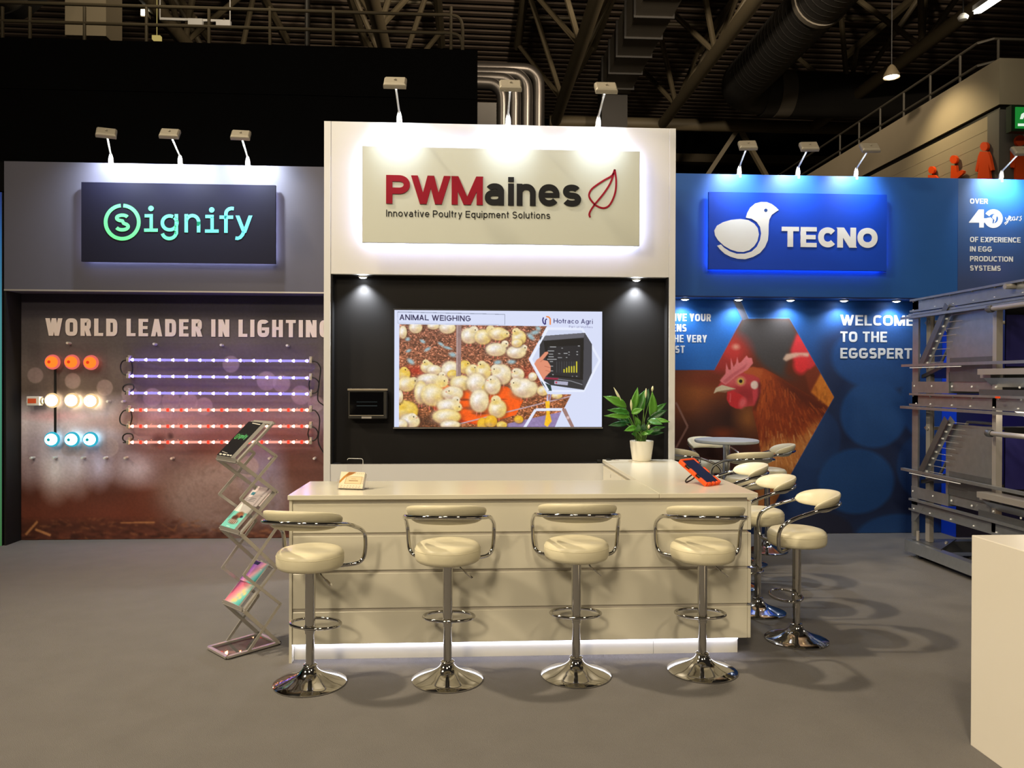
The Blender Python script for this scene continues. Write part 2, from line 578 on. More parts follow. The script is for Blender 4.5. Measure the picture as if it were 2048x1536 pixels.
# ------------------------------------------------------------------ painting of prints and screens (colours per vertex of a fine grid)
class Canvas:
    def __init__(self, w, h, bg, P=None):
        self.w, self.h = w, h
        self.a = np.zeros((h, w, 3), float) + np.array(self.c(bg))
        self.P = P or (lambda x, y: (x, y))
        self.yy, self.xx = np.mgrid[0:h, 0:w].astype(float)

    @staticmethod
    def c(c):
        if isinstance(c, str):
            return [int(c[i:i + 2], 16) / 255 for i in (0, 2, 4)]
        return [x / 255 for x in c]

    def put(self, m, col, alpha=1.0):
        m = np.clip(m, 0, 1)[..., None] * alpha
        col = np.array(self.c(col)) if not isinstance(col, np.ndarray) else col
        self.a = self.a * (1 - m) + col * m

    def mask_poly(self, pts, soft=0.0):
        P = [self.P(*p) for p in pts]
        m = np.zeros((self.h, self.w))
        xs, ys = [p[0] for p in P], [p[1] for p in P]
        j0, j1 = max(0, int(min(xs)) - 1), min(self.w, int(max(xs)) + 3)
        i0, i1 = max(0, int(min(ys)) - 1), min(self.h, int(max(ys)) + 3)
        if i0 >= i1 or j0 >= j1:
            return m
        for sx, sy in ((-.25, -.25), (.25, -.25), (-.25, .25), (.25, .25)):
            X, Y = self.xx[i0:i1, j0:j1] + sx, self.yy[i0:i1, j0:j1] + sy
            ins = np.zeros(X.shape, bool)
            n = len(P)
            for i in range(n):
                x0, y0 = P[i]
                x1, y1 = P[(i + 1) % n]
                if abs(y1 - y0) < 1e-9:
                    continue
                ins ^= ((y0 > Y) != (y1 > Y)) & (X < (x1 - x0) * (Y - y0) / (y1 - y0) + x0)
            m[i0:i1, j0:j1] += ins * 0.25
        return blur2(m, soft) if soft else m

    def poly(self, pts, col, alpha=1.0, soft=0.0):
        self.put(self.mask_poly(pts, soft), col, alpha)

    def mask_ell(self, cx, cy, rx, ry, ang=0.0, soft=0.15):
        x, y = self.P(cx, cy)
        x1, y1 = self.P(cx + rx, cy)
        x2, y2 = self.P(cx, cy + ry)
        rx, ry = abs(x1 - x), abs(y2 - y)
        R = int(max(rx, ry) * (1 + 2 * soft)) + 3
        i0, i1 = max(0, int(y) - R), min(self.h, int(y) + R + 1)
        j0, j1 = max(0, int(x) - R), min(self.w, int(x) + R + 1)
        m = np.zeros((self.h, self.w))
        if i0 >= i1 or j0 >= j1:
            return m
        X, Y = self.xx[i0:i1, j0:j1] - x, self.yy[i0:i1, j0:j1] - y
        c, s = math.cos(math.radians(ang)), math.sin(math.radians(ang))
        u, v = (X * c + Y * s) / max(rx, .3), (-X * s + Y * c) / max(ry, .3)
        d = np.sqrt(u * u + v * v)
        e = max(soft, 0.6 / max(min(rx, ry), .6))
        m[i0:i1, j0:j1] = np.clip((1 + e - d) / (2 * e), 0, 1)
        return m

    def ell(self, cx, cy, rx, ry, col, ang=0.0, soft=0.15, alpha=1.0):
        self.put(self.mask_ell(cx, cy, rx, ry, ang, soft), col, alpha)

    def line(self, pts, wd, col, alpha=1.0, soft=0.0):
        for (x0, y0), (x1, y1) in zip(pts[:-1], pts[1:]):
            L = math.hypot(x1 - x0, y1 - y0) or 1
            nx, ny = -(y1 - y0) / L * wd / 2, (x1 - x0) / L * wd / 2
            self.poly([(x0 + nx, y0 + ny), (x1 + nx, y1 + ny), (x1 - nx, y1 - ny), (x0 - nx, y0 - ny)], col, alpha, soft)

    def noise(self, sx, sy, seed):
        """Smooth random field in 0..1 with cells of sx by sy grid points."""
        r = np.random.RandomState(seed)
        gw, gh = int(self.w / sx) + 3, int(self.h / sy) + 3
        g = r.rand(gh, gw)
        fx, fy = self.xx / sx, self.yy / sy
        ix, iy = fx.astype(int), fy.astype(int)
        tx, ty = fx - ix, fy - iy
        tx, ty = tx * tx * (3 - 2 * tx), ty * ty * (3 - 2 * ty)
        return (g[iy, ix] * (1 - tx) + g[iy, ix + 1] * tx) * (1 - ty) + (g[iy + 1, ix] * (1 - tx) + g[iy + 1, ix + 1] * tx) * ty

    def soften(self, s):
        self.a = np.dstack([blur2(self.a[..., k], s) for k in range(3)])

    def sheet(self, name, place, m, parent=None):
        """The grid mesh; place(s, t) gives the point for s across and t down (both 0..1)."""
        h, w = self.h, self.w
        p00, p10, p01, p11 = [np.array(place(s, t)) for s, t in ((0, 0), (1, 0), (0, 1), (1, 1))]
        s = np.linspace(0, 1, w)[None, :, None]
        t = np.linspace(0, 1, h)[:, None, None]
        co = (p00 * (1 - s) + p10 * s) * (1 - t) + (p01 * (1 - s) + p11 * s) * t
        idx = np.arange(h * w).reshape(h, w)
        q = np.stack([idx[:-1, :-1], idx[1:, :-1], idx[1:, 1:], idx[:-1, 1:]], -1).reshape(-1, 4)
        me = bpy.data.meshes.new(name)
        me.vertices.add(h * w)
        me.vertices.foreach_set('co', co.reshape(-1).astype(np.float32))
        me.loops.add(q.size)
        me.loops.foreach_set('vertex_index', q.reshape(-1).astype(np.int32))
        me.polygons.add(len(q))
        me.polygons.foreach_set('loop_start', (np.arange(len(q)) * 4).astype(np.int32))
        me.update(calc_edges=True)
        me.validate()
        ca = me.color_attributes.new('print', 'FLOAT_COLOR', 'POINT')
        c = np.clip(self.a, 0, 1)
        c = np.where(c <= 0.04045, c / 12.92, ((c + 0.055) / 1.055) ** 2.4)
        rgba = np.concatenate([c, np.ones((h, w, 1))], -1)
        ca.data.foreach_set('color', rgba.reshape(-1).astype(np.float32))
        me.materials.append(m)
        o = bpy.data.objects.new(name, me)
        COL.objects.link(o)
        if parent is not None:
            hang(o, parent)
        return o


def blur2(a, s):
    r = max(1, int(s * 2.5))
    k = np.exp(-0.5 * (np.arange(-r, r + 1) / s) ** 2)
    k /= k.sum()
    b = np.pad(a, ((r, r), (0, 0)), 'edge')
    a = sum(k[i] * b[i:i + a.shape[0]] for i in range(2 * r + 1))
    b = np.pad(a, ((0, 0), (r, r)), 'edge')
    return sum(k[i] * b[:, i:i + a.shape[1]] for i in range(2 * r + 1))

# ================================================================== MATERIALS
M_white = mat('white_laminate', (226, 224, 220), 0.38, vary=0.015)
M_wallw = mat('white_wall_panel', (222, 222, 222), 0.5, vary=0.015)
M_black = mat('black_wall_panel', (24, 22, 22), 0.7, vary=0.08, spec=.25)
M_blackc = mat('black_drape', (9, 9, 10), 0.95, vary=0.2, scale=3, spec=.1)
M_gray = mat('dark_violet_gray_panel', (80, 79, 94), 0.6, vary=0.03)
M_blue = mat('blue_wall_panel', (34, 90, 166), 0.5, vary=0.03)
M_blue2 = mat('deep_blue_panel', (0, 50, 185), 0.5, vary=0.03)
M_carpet = mat('carpet', (116, 113, 111), 0.95, vary=0.10, scale=5, bump=0.5, bump_scale=260, spec=0.1)
M_alu = mat('silver_metal', (188, 183, 178), 0.36, 0.55, vary=0.04)
M_lamp = mat('lamp_silver', (170, 163, 148), 0.42, 0.35, vary=0.03)
M_chrome = mat('chrome', (200, 198, 194), 0.07, 1.0, vary=0.01)
M_zinc = mat('galvanised_steel', (176, 180, 184), 0.32, 0.78, vary=0.16, scale=16)
M_zincd = mat('dull_galvanised_steel', (128, 130, 132), 0.4, 0.78, vary=0.18, scale=12)
M_plastic = mat('black_plastic', (14, 14, 15), 0.4, vary=0.1)
M_glassb = mat('black_glass', (8, 8, 10), 0.08, vary=0.05)
M_steel = mat('painted_roof_steel', (96, 86, 66), 0.6, vary=0.12, scale=1.5)
M_deck = mat('roof_deck', (98, 84, 72), 0.75, vary=0.18, scale=0.8)
M_ductd = mat('dark_spiral_duct', (52, 50, 48), 0.55, 0.5, vary=0.1, scale=2)
M_ducts = mat('grey_sheet_duct', (108, 102, 92), 0.55, 0.4, vary=0.1, scale=2)
M_foil = mat('foil_lagged_pipe', (84, 80, 77), 0.34, 0.8, vary=0.1, scale=3)
M_block = mat('painted_blockwork', (150, 138, 116), 0.8, vary=0.06, scale=2)
M_clear = clear_mat('clear_acrylic', (1.0, 0.995, 1.0), 0.02)
M_clear2 = clear_mat('clear_acrylic_holder', (0.93, 0.94, 0.95), 0.10)
M_wlet = mat('white_letters', (236, 238, 240), 0.5, vary=0.02)
M_wlet2 = mat('matt_white_letters', (208, 212, 216), 0.8, vary=0.02, spec=.1)
M_pink = mat('offwhite_letters', (246, 234, 234), 0.55, vary=0.02)

YT, YF, YB, YR = 6.287, 7.640, 7.890, 6.385   # tower front, side fascias, back of side bays, back of screen recess
ZT, ZF = 3.685, 2.445                          # top of the booth, underside of the fascias
TX0, TX1 = -1.175, 1.698                       # tower sides


def wallE(name, label):
    o = thing(name, label, 'wall')
    o['kind'] = 'structure'
    return o


# ------------------------------------------------------------------ floor and hall
fl = MB().box(-16, 22, -12, 40, -0.1, 0.0).build('floor', M_carpet)
struct(fl, 'taupe grey carpet of the exhibition hall')

# roof deck: trapezoid ribs running across the hall
rows, y, k = [], 9.0, 0
prof = []
while y < 42:
    for dy, dz in ((0, 0), (0.16, 0), (0.20, 0.13), (0.36, 0.13)):
        prof.append((y + dy, 12.9 + dz))
    y += 0.40
mb = MB()
mb.grid([[(-32, py, pz + 0.012 * 32), (40, py, pz - 0.012 * 40)] for py, pz in prof], smooth=False)
struct(mb.build('ceiling', M_deck), 'dark ribbed steel deck of the hall roof')

# far wall of the hall with long ledges
hw = wallE('wall_back', 'dark far wall of the hall with long horizontal rails')
MB().box(-32, 40, 33, 33.3, 0, 14).build('wall_surface', M_blackc, hw)
for zz, hh in ((8.55, 0.42), (9.75, 0.5), (11.0, 0.35)):
    MB().box(-10, 21, 32.6, 33, zz, zz + hh).build('rail', M_steel, hw)

# trusses along the depth of the hall: bottom tube, two top tubes, zigzag web


def truss(x, label, y0=11.0, y1=25.4, rad=0.17, z0=10.1, z1=12.6, wid=1.25, ph=0.0):
    t = thing('roof_truss', label, 'roof truss', (x, y0, z0), group='roof trusses')
    MB().tube([(x, y0, z0), (x, y1, z0)], rad, 12).build('bottom_chord', M_steel, t)
    for s in (-1, 1):
        MB().tube([(x + s * wid, y0, z1), (x + s * wid, y1, z1)], 0.13, 8).build('top_chord', M_steel, t)
    yy, i = y0 + ph, 0
    nodes = []
    while yy < y1:
        nodes.append(yy)
        yy += 1.9
    for i, yy in enumerate(nodes[:-1]):
        w = MB()
        for s in (-1, 1):
            a = (x, yy, z0) if i % 2 == 0 else (x + s * wid, yy, z1)
            b = (x + s * wid, nodes[i + 1], z1) if i % 2 == 0 else (x, nodes[i + 1], z0)
            w.tube([a, b], 0.075, 8)
        w.tube([(x - wid, nodes[i], z1), (x + wid, nodes[i], z1)], 0.05, 6)
        w.build('web_brace', M_steel, t)
    return t


truss(11.45, 'roof truss whose bottom tube runs out to the upper right corner', ph=0.4)
truss(6.35, 'roof truss between the square duct and the dark round duct', ph=1.1)
truss(2.80, 'roof truss passing just left of the square duct', ph=0.9)
truss(-2.2, 'roof truss seen behind the guard rail on the black drape wall', ph=0.2)
truss(-7.2, 'roof truss in the upper left beside the white hanging boards', ph=1.3)

cb = thing('cross_beam', 'long round steel beam across the hall under the truss ends', 'beam', (2, 25.3, 10.1))
MB().tube([(2.6, 25.3, 10.12), (16.5, 25.3, 10.12)], 0.2, 12).build('beam_tube', M_steel, cb)
for xx in (4.6, 9.0, 13.6):
    MB().bar((xx, 25.4, 10.1), (xx - 1.1, 25.6, 8.4), 0.14).bar((xx, 25.4, 10.1), (xx + 1.1, 25.6, 8.4), 0.14).build('brace', M_steel, cb)

# square duct with flanges, then its down-leg
sd = thing('square_duct', 'rectangular sheet metal duct with flanges hanging under the roof', 'duct', (4.45, 12, 10.4))
MB().box(4.0, 4.9, 11.0, 23.6, 10.45, 11.35).build('duct_run', M_ducts, sd)
MB().box(4.05, 4.85, 23.6, 24.4, 8.8, 11.3).build('duct_drop', M_ductd, sd)
for i in range(11):
    yy = 11.6 + i * 1.15
    MB().box(3.95, 4.95, yy, yy + 0.05, 10.4, 11.4).build('flange', M_ductd, sd)

# dark round spiral duct, bending into a cross run
rd = thing('round_duct', 'large dark spiral wound round duct with a pale joint band', 'duct', (7.7, 12, 10.3))
cx0 = at(1635, 4, z=10.25)
rx = cx0.x
m = MB()
m.tube([(rx, 11.0, 10.25), (rx, 21.3, 10.25)] , 0.62, 28)
for i in range(46):
    yy = 11.1 + i * 0.22
    m.lathe([(0.621, -0.012), (0.627, 0), (0.621, 0.012)], 28, M=Matrix.Translation((rx, yy, 10.25)) @ Matrix.Rotation(-PI / 2, 4, 'X'))
m.build('duct_run', M_ductd, rd)
MB().tube([(rx, 16.95, 10.25), (rx, 17.1, 10.25)], 0.655, 28).build('joint_band', M_ducts, rd)
MB().tube(smooth_path([(rx, 21.3, 10.25), (rx, 21.9, 10.25), (rx + 0.25, 22.45, 10.25), (rx + 0.85, 22.75, 10.25)], 5), 0.62, 24).build('elbow', M_ductd, rd)
MB().tube([(rx + 0.85, 22.75, 10.25), (rx + 7.6, 22.75, 10.25)], 0.66, 24).build('cross_run', M_ductd, rd)
MB().tube([(rx + 1.25, 22.75, 10.25), (rx + 1.7, 22.75, 10.25)], 0.68, 24).build('collar', M_ducts, rd)

# foil lagged pipes that turn downwards beside the black drape wall
for i in range(4):
    yp = 17.0
    z = at(1000, 138 + i * 13.5, y=yp).z
    xe = at(1077 - i * 24, 200, y=yp).x
    p = tag(MB().tube([(-1, yp - i * .1, z)] + smooth_path([(xe - 0.7, yp - i * .1, z), (xe - 0.45, yp - i * .1, z), (xe - 0.2, yp - i * .1, z - 0.03), (xe - 0.03, yp - i * .1, z - 0.2), (xe, yp - i * .1, z - 0.45), (xe, yp - i * .1, z - 0.75)], 4) + [(xe, yp - i * .1, 0.0)], 0.135, 14)
            .build('lagged_pipe', M_foil), ['topmost and outermost silver lagged pipe turning down right of the black drape wall',
                                            'second silver lagged pipe from the top, turning down right of the black drape wall',
                                            'third silver lagged pipe from the top, turning down right of the black drape wall',
                                            'lowest and innermost silver lagged pipe turning down right of the black drape wall'][i], 'pipe', 'silver lagged pipes')
tag(MB().box(at(955, 205, y=15).x, at(993, 205, y=15).x, 15, 15.4, 0, at(970, 205, y=15).z).build('metal_cabinet', mat('dim_grey_cabinet', (74, 70, 66), .6)),
    'tall grey metal cabinet beside the silver pipes, right of the black drape wall', 'cabinet')

# black drape wall (back of a two-storey stand) with a guard rail on top
bw = wallE('wall_drape', 'tall black cloth wall behind the left and middle booths')
ZD = at(0, 75, y=11).z
MB().box(-12, 0.102, 11.0, 11.4, 0, ZD).build('cloth', M_blackc, bw)
MB().box(-12, 0.10, 10.985, 11.0, 5.60, 5.63).build('seam', M_blackc, bw)
yr = 12.6
gr = thing('guard_rail', 'two-bar pale guard rail on top of the black drape wall', 'railing', (-5, yr, ZD))
for v in (13, 50):
    za, zb = at(300, v - 0, y=yr).z, 0
    xe = at(925, 60, y=yr).x
    MB().tube([(-12, yr, za)] + smooth_path([(xe - 0.6, yr, za), (xe - 0.4, yr, za), (xe - 0.22, yr, za), (xe - 0.06, yr, za - 0.04), (xe, yr, za - 0.2), (xe, yr, za - 0.6)], 5), 0.028, 8).build('rail', M_steel, gr)
for u in (5, 60, 169, 293, 418, 540, 667, 902):
    x = at(u, 60, y=yr).x
    MB().tube([(x, yr, ZD - 0.6), (x, yr, at(u, 14, y=yr).z)], 0.026, 8).build('post', M_steel, gr)

# stuff in the upper left above the drape wall
ld = thing('left_round_duct', 'big pale round duct in the upper left corner above the drape wall', 'duct', (-8, 14, 9))
ld.name = 'ventilation_duct'
WORLD.add(ld.name)
c = at(60, -25, y=15)
MB().tube([c + Vector((-1.5, -3, 1.2)), c], 0.72, 24).build('duct_run', M_ducts, ld)
MB().tube([c + Vector((-.06, -.12, .05)), c + Vector((.02, .04, -.02))], 0.78, 24).build('flange', M_ductd, ld)
a, b = at(130, -40, y=15.5), at(212, 72, y=15.5)
tag(MB().box(a.x, b.x, 15.5, 16.2, b.z, a.z).build('air_handling_box', M_block), 'pale boxy plenum beside the round duct in the upper left', 'air unit')
for i, (u, v) in enumerate(((390, 45), (446, 48))):
    c = at(u, v, y=17)
    t = thing('hanging_floodlight', ['left one of two unlit square floodlights on a rail above the drape wall', 'right one of two unlit square floodlights on a rail above the drape wall'][i], 'floodlight', c, group='unlit floodlights')
    MB().box(c.x - .15, c.x + .15, 17, 17.1, c.z - .07, c.z + .09).build('housing', M_wallw, t)
    MB().bar((c.x, 17.05, c.z + .09), (c.x, 17.1, c.z + .16), .03).build('bracket', M_steel, t)
a, b = at(320, 38, y=17.1), at(460, 43, y=17.1)
tag(MB().bar(a, b, 0.05).tube([a, Vector((a.x, a.y, 12.93))], .012, 6).tube([b, Vector((b.x, b.y, 12.93))], .012, 6).build('lighting_rail', M_wallw), 'thin white rail carrying two floodlights in the upper left', 'rail')
c = at(288, 25, y=18)
t = thing('lit_floodlight', 'small lit floodlight glowing in the dark upper left', 'floodlight', c)
MB().box(c.x - .09, c.x + .09, 18.02, 18.15, c.z - .09, c.z + .1).build('housing', M_steel, t)
MB().box(c.x - .07, c.x + .07, 18.0, 18.02, c.z - .06, c.z + .07).build('lens', glow('floodlight_glow', (255, 244, 214), 9), t)
c = at(312, 73, y=17.5)
tag(MB().box(c.x - .09, c.x + .09, 17.5, 17.6, c.z - .06, c.z + .03).tube([(c.x, 17.55, c.z), (c.x, 17.55, 12.93)], .008, 6).build('emergency_light', glow('dim_yellow_lamp', (190, 170, 100), 0.8)), 'small yellowish lamp just above the black drape wall', 'lamp')
c0, c1 = at(615, 0, y=13.2), at(615, 88, y=13.2)
tag(MB().tube([c0 + Vector((0, 0, .5)), c1 + Vector((0, 0, -.6))], 0.045, 10).build('vertical_pole', M_ductd), 'dark vertical pole behind the guard rail', 'pole')

# toilet block: blockwork wall running back, with pictograms
XW, YW = 9.957, 14.0
tb = wallE('wall_toilet_block', 'blockwork toilet block in the upper right with a dark band')
MB().box(XW, 20, YW, 32.9, 0, 6.72).build('lower_wall', M_block, tb)
MB().box(XW - 0.02, 20, YW - 0.02, 32.9, 6.82, 7.69).build('upper_band', M_block, tb)
MB().box(XW + 0.03, 20, YW + 0.03, 32.9, 6.72, 6.82).build('dark_groove', M_plastic, tb)
m = MB()
for i in range(9):
    m.box(XW - 0.004, XW, YW + .35, 32, 4.45 + i * 0.25, 4.462 + i * 0.25)
m.build('block_joints', mat('mortar', (150, 138, 118), 0.9), tb)
MB().box(XW - 0.03, XW + 0.42, YW - 0.03, YW + 0.3, 0, 6.72).build('corner_post', mat('grey_steel_column', (92, 88, 82), 0.6), tb)
gr = thing('roof_guard_rail', 'two-bar guard rail along the top of the toilet block', 'railing', (XW + 1.2, YW + 1, 7.69))
M_rail = mat('dark_rail_steel', (64, 60, 52), .6)
for dz in (0.62, 1.1):
    MB().tube([(XW + 4, 15.6, 7.69 + dz), (XW + 1.0, 15.6, 7.69 + dz), (XW + 0.8, 15.8, 7.69 + dz), (XW + 0.8, 30, 7.69 + dz)], 0.03, 8).build('rail', M_rail, gr)
MB().tube([(XW + 1.1, 15.6, 7.69), (XW + 1.1, 15.6, 8.79)], 0.028, 8).build('post', M_rail, gr)
for yy in (16.4, 17.5, 18.6, 19.7, 20.8, 21.9):
    MB().tube([(XW + .8, yy, 7.69), (XW + .8, yy, 8.79)], 0.028, 8).build('post', M_rail, gr)

M_orange = mat('orange_sign_plate', (236, 78, 14), 0.5, vary=0.02)


def picto(label, polys, plane):
    t = None
    m = MB()
    for P in polys:
        if plane == 'x':
            pts = [at(u, v, x=XW - 0.10) for u, v in P]
            m.prism(pts, (0.05, 0, 0))
        else:
            pts = [at(u, v, y=YW - 0.10) for u, v in P]
            m.prism(pts, (0, 0.05, 0))
    o = m.build('toilet_pictogram', M_orange)
    return tag(o, label, 'pictogram', 'orange toilet pictograms')


def ell(cx, cy, rx, ry, n=18):
    return [(cx + rx * math.cos(2 * PI * i / n), cy + ry * math.sin(2 * PI * i / n)) for i in range(n)]


picto('orange plate of a woman in a dress on the blockwork wall',
      [ell(1967.5, 293, 7.5, 9), [(1960, 303), (1975, 303), (1979, 312), (1985, 340), (1981, 342), (1976, 326), (1981, 372), (1953, 372), (1958, 326), (1954, 344), (1950, 342), (1956, 312)]], 'x')
picto('orange plate of a kneeling figure with an arm held out',
      [ell(1906.5, 319, 7, 8.5), [(1902, 331), (1912, 331), (1914, 345), (1922, 340), (1927, 342), (1926, 347), (1914, 357), (1912, 374), (1900, 374)]], 'x')
picto('orange plate of a baby figure, lowest on the blockwork wall',
      [ell(1862.5, 340, 6, 7.5), [(1856, 350), (1869, 350), (1874, 356), (1873, 374), (1854, 374)]], 'x')
picto('orange plate of a man, cut off by the right edge of the photo',
      [ell(2041, 281, 10, 11), [(2029, 295), (2053, 295), (2058, 300), (2058, 334), (2052, 334), (2052, 380), (2032, 380), (2031, 320), (2029, 336), (2024, 334), (2024, 300)]], 'y')
ex = thing('exit_sign', 'green emergency exit sign box projecting by the toilet block', 'sign', at(2040, 262, y=YW - .5))
a, b = at(2023, 210, y=YW - .5), at(2100, 264, y=YW - .5)
MB().box(a.x, b.x, YW - .5, YW - .36, b.z, a.z).build('housing', mat('dark_green_case', (10, 40, 16), 0.5), ex)
a, b = at(2031, 214, y=YW - .51), at(2098, 258, y=YW - .51)
MB().box(a.x, b.x, YW - .515, YW - .5, b.z, a.z).build('lit_panel', glow('green_exit_light', (30, 130, 50), 0.9), ex)
m = MB()
for P in ([(2036, 252), (2056, 252), (2056, 247), (2036, 247)], [(2040, 238), (2043, 228), (2050, 224), (2058, 226), (2058, 231), (2050, 230), (2046, 238)], [(2050, 224), (2062, 236), (2060, 248), (2055, 248), (2055, 238), (2048, 232)]):
    m.prism([at(u, v, y=YW - .52) for u, v in P], (0, .004, 0))
m.build('running_figure', glow('white_exit_light', (235, 255, 235), 0.9), ex)

# lamps of the hall that can be seen
c = at(1783, 155, y=15.5)
t = thing('high_bay_lamp', 'round hall lamp glowing below the roof near the toilet block', 'lamp', c)
MB().lathe([(0.03, 0.26), (0.07, 0.22), (0.155, 0.06), (0.16, 0.0)], 24, c).build('reflector', M_steel, t)
MB().lathe([(0.0, -0.01), (0.1, -0.008), (0.148, 0.02)], 24, c).build('lens', glow('lamp_glow', (255, 240, 205), 14), t)
MB().tube([c + Vector((0, 0, .25)), c + Vector((0, 0, 4.75))], 0.012, 6).build('cable', M_plastic, t)
lamp('high_bay_light', 'SPOT', c - Vector((0, 0, .03)), 260, (1, .80, .46), (9.96, 15.4, 6.0), 0.1, spot=1.8, blend=0.8)
a, b = at(1955, 16, y=13), at(2010, -22, y=11.5)
t = thing('strip_light', 'lit fluorescent strip light at the top right edge', 'lamp', a)
MB().bar(a, b, 0.16, 0.09).build('housing', M_wallw, t)
MB().bar(a - Vector((0, 0, .07)), b - Vector((0, 0, .07)), 0.11, 0.05).build('tube', glow('fluorescent_glow', (255, 246, 220), 30), t)
c = at(1926, 34, y=13)
t = thing('smoke_detector', 'small white detector hanging from the roof truss tube', 'detector', c)
MB().lathe([(0, -.06), (.07, -.05), (.09, 0), (.05, .05), (0, .06)], 16, c).build('head', M_wallw, t)
MB().tube([c, c + Vector((0, 0, .5))], 0.012, 6).build('wire', M_plastic, t)
# unseen fill spots, added to brighten the roof deck and trusses
lamp('roof_fill_light', 'SPOT', (6.6, 9.5, 9.6), 2500, (1, .82, .6), (6.4, 16, 13.2), 0.3, spot=2.0, blend=0.6)
lamp('roof_fill_light', 'SPOT', (2.6, 9.2, 9.6), 3200, (1, .82, .6), (3.0, 17, 13.2), 0.3, spot=2.4, blend=0.6)
lamp('roof_fill_light', 'SPOT', (-4.5, 9.0, 10.0), 800, (1, .84, .6), (-4.5, 17, 13.2), 0.3, spot=2.4, blend=0.6)

# ------------------------------------------------------------------ booth walls
wl = wallE('wall_left', 'dark violet grey fascia and black return of the left booth')
MB().box(-4.455, TX0 - .002, YF, YB + .1, ZF, ZT).build('fascia', M_gray, wl)
MB().box(-4.455, -4.437, YF, YB + .1, 0, ZF).build('return_panel', M_black, wl)
MB().box(-4.437, TX0 - .002, YB + .004, YB + .1, 0, ZF).build('back_panel', M_black, wl)
MB().box(-4.455, TX0 - .002, YF - .004, YF, ZF, ZF + .014).build('bottom_trim', M_alu, wl)

wn = wallE('wall_neighbour', 'lit blue to green panel of the neighbouring stand at the left edge')
cv = Canvas(3, 60, (0, 0, 0))
zt = at(4, 385, y=YF).z
for i in range(60):
    t = i / 59
    st = [(0, (24, 60, 140)), (.12, (40, 120, 190)), (.35, (90, 180, 190)), (.55, (90, 190, 160)), (1, (80, 140, 78))]
    for (t0, c0), (t1, c1) in zip(st[:-1], st[1:]):
        if t0 <= t <= t1:
            k = (t - t0) / (t1 - t0)
            cv.a[i, :] = [(p * (1 - k) + q * k) / 255 for p, q in zip(c0, c1)]
cv.sheet('gradient_print', lambda s, t: (-5.6 + s * 1.13, YF - .012, zt * (1 - t)), print_mat('lit_gradient_fabric', emit=0.55), wn)
MB().box(-5.6, -4.468, YF - .01, YF + .08, 0, zt).build('panel', M_black, wn)
MB().box(-5.6, -4.468, YF + .02, YF + .10, zt + .02, ZT).build('upper_panel', M_blackc, wn)

wc = wallE('wall_centre', 'tall white booth tower with a black screen recess')
for x0, x1 in ((TX0, -1.121), (1.645, TX1)):
    MB().box(x0, x1, YT, YB + .1, 0, ZT).build('side_panel', M_wallw, wc, bevel=.002)
MB().box(-1.119, 1.643, YT + .003, YT + .06, 2.456, ZT).build('fascia', M_wallw, wc)
MB().box(-1.119, 1.643, YT + .003, YT + .06, 0, 0.918).build('lower_panel', M_wallw, wc)
MB().box(-1.119, 1.643, YR, YR + .03, .80, 2.60).build('recess_back', M_black, wc)
m = MB()
m.box(-1.119, 1.643, YT + .005, YR, .906, .920)
m.box(-1.119, 1.643, YT + .06, YR, 2.443, 2.458)
m.box(-1.1195, -1.108, YT + .004, YR, .918, 2.456)
m.box(1.632, 1.6435, YT + .004, YR, .918, 2.456)
m.build('recess_frame', M_black, wc)
MB().box(-1.12, 1.645, YB, YB + .1, 0, ZT).build('rear_panel', M_wallw, wc)
MB().box(-1.12, 1.645, YT + .07, YB, ZT - .12, ZT - .08).build('roof_panel', M_blackc, wc)

wr = wallE('wall_right', 'blue fascia and end panel of the right booth')
MB().box(TX1 + .002, 4.995, YF, YB + .1, ZF, ZT).build('fascia', M_blue, wr)
MB().box(TX1 + .002, 4.995, YB + .012, YB + .1, 0, ZF).build('back_panel', M_blue, wr)
MB().box(4.995, 8.5, YF + .003, YB + .1, 0, ZT).build('end_panel', M_blue2, wr)
MB().box(TX1 + .002, 4.995, YF - .003, YF, ZF, ZF + .01).build('bottom_trim', mat('navy_trim', (10, 24, 70), 0.5), wr)


# ------------------------------------------------------------------ printed graphics of the side bays
def plane_canvas(x0, x1, z0, z1, y, w, bg):
    h = int(round(w * (z1 - z0) / (x1 - x0)))

    def P(u, v):
        p = at(u, v, y=y)
        return ((p.x - x0) / (x1 - x0) * w - .5, (z1 - p.z) / (z1 - z0) * h - .5)
    c = Canvas(w, h, bg, P)
    c.place = lambda s, t: (x0 + s * (x1 - x0), y, z1 - t * (z1 - z0))
    return c


def vgrad(c, stops, u=300):
    ys = [c.P(u, v)[1] for v, _ in stops]
    for k in range(3):
        col = np.interp(np.arange(c.h), ys, [s[1][k] / 255 for s in stops])
        c.a[..., k] = col[:, None]


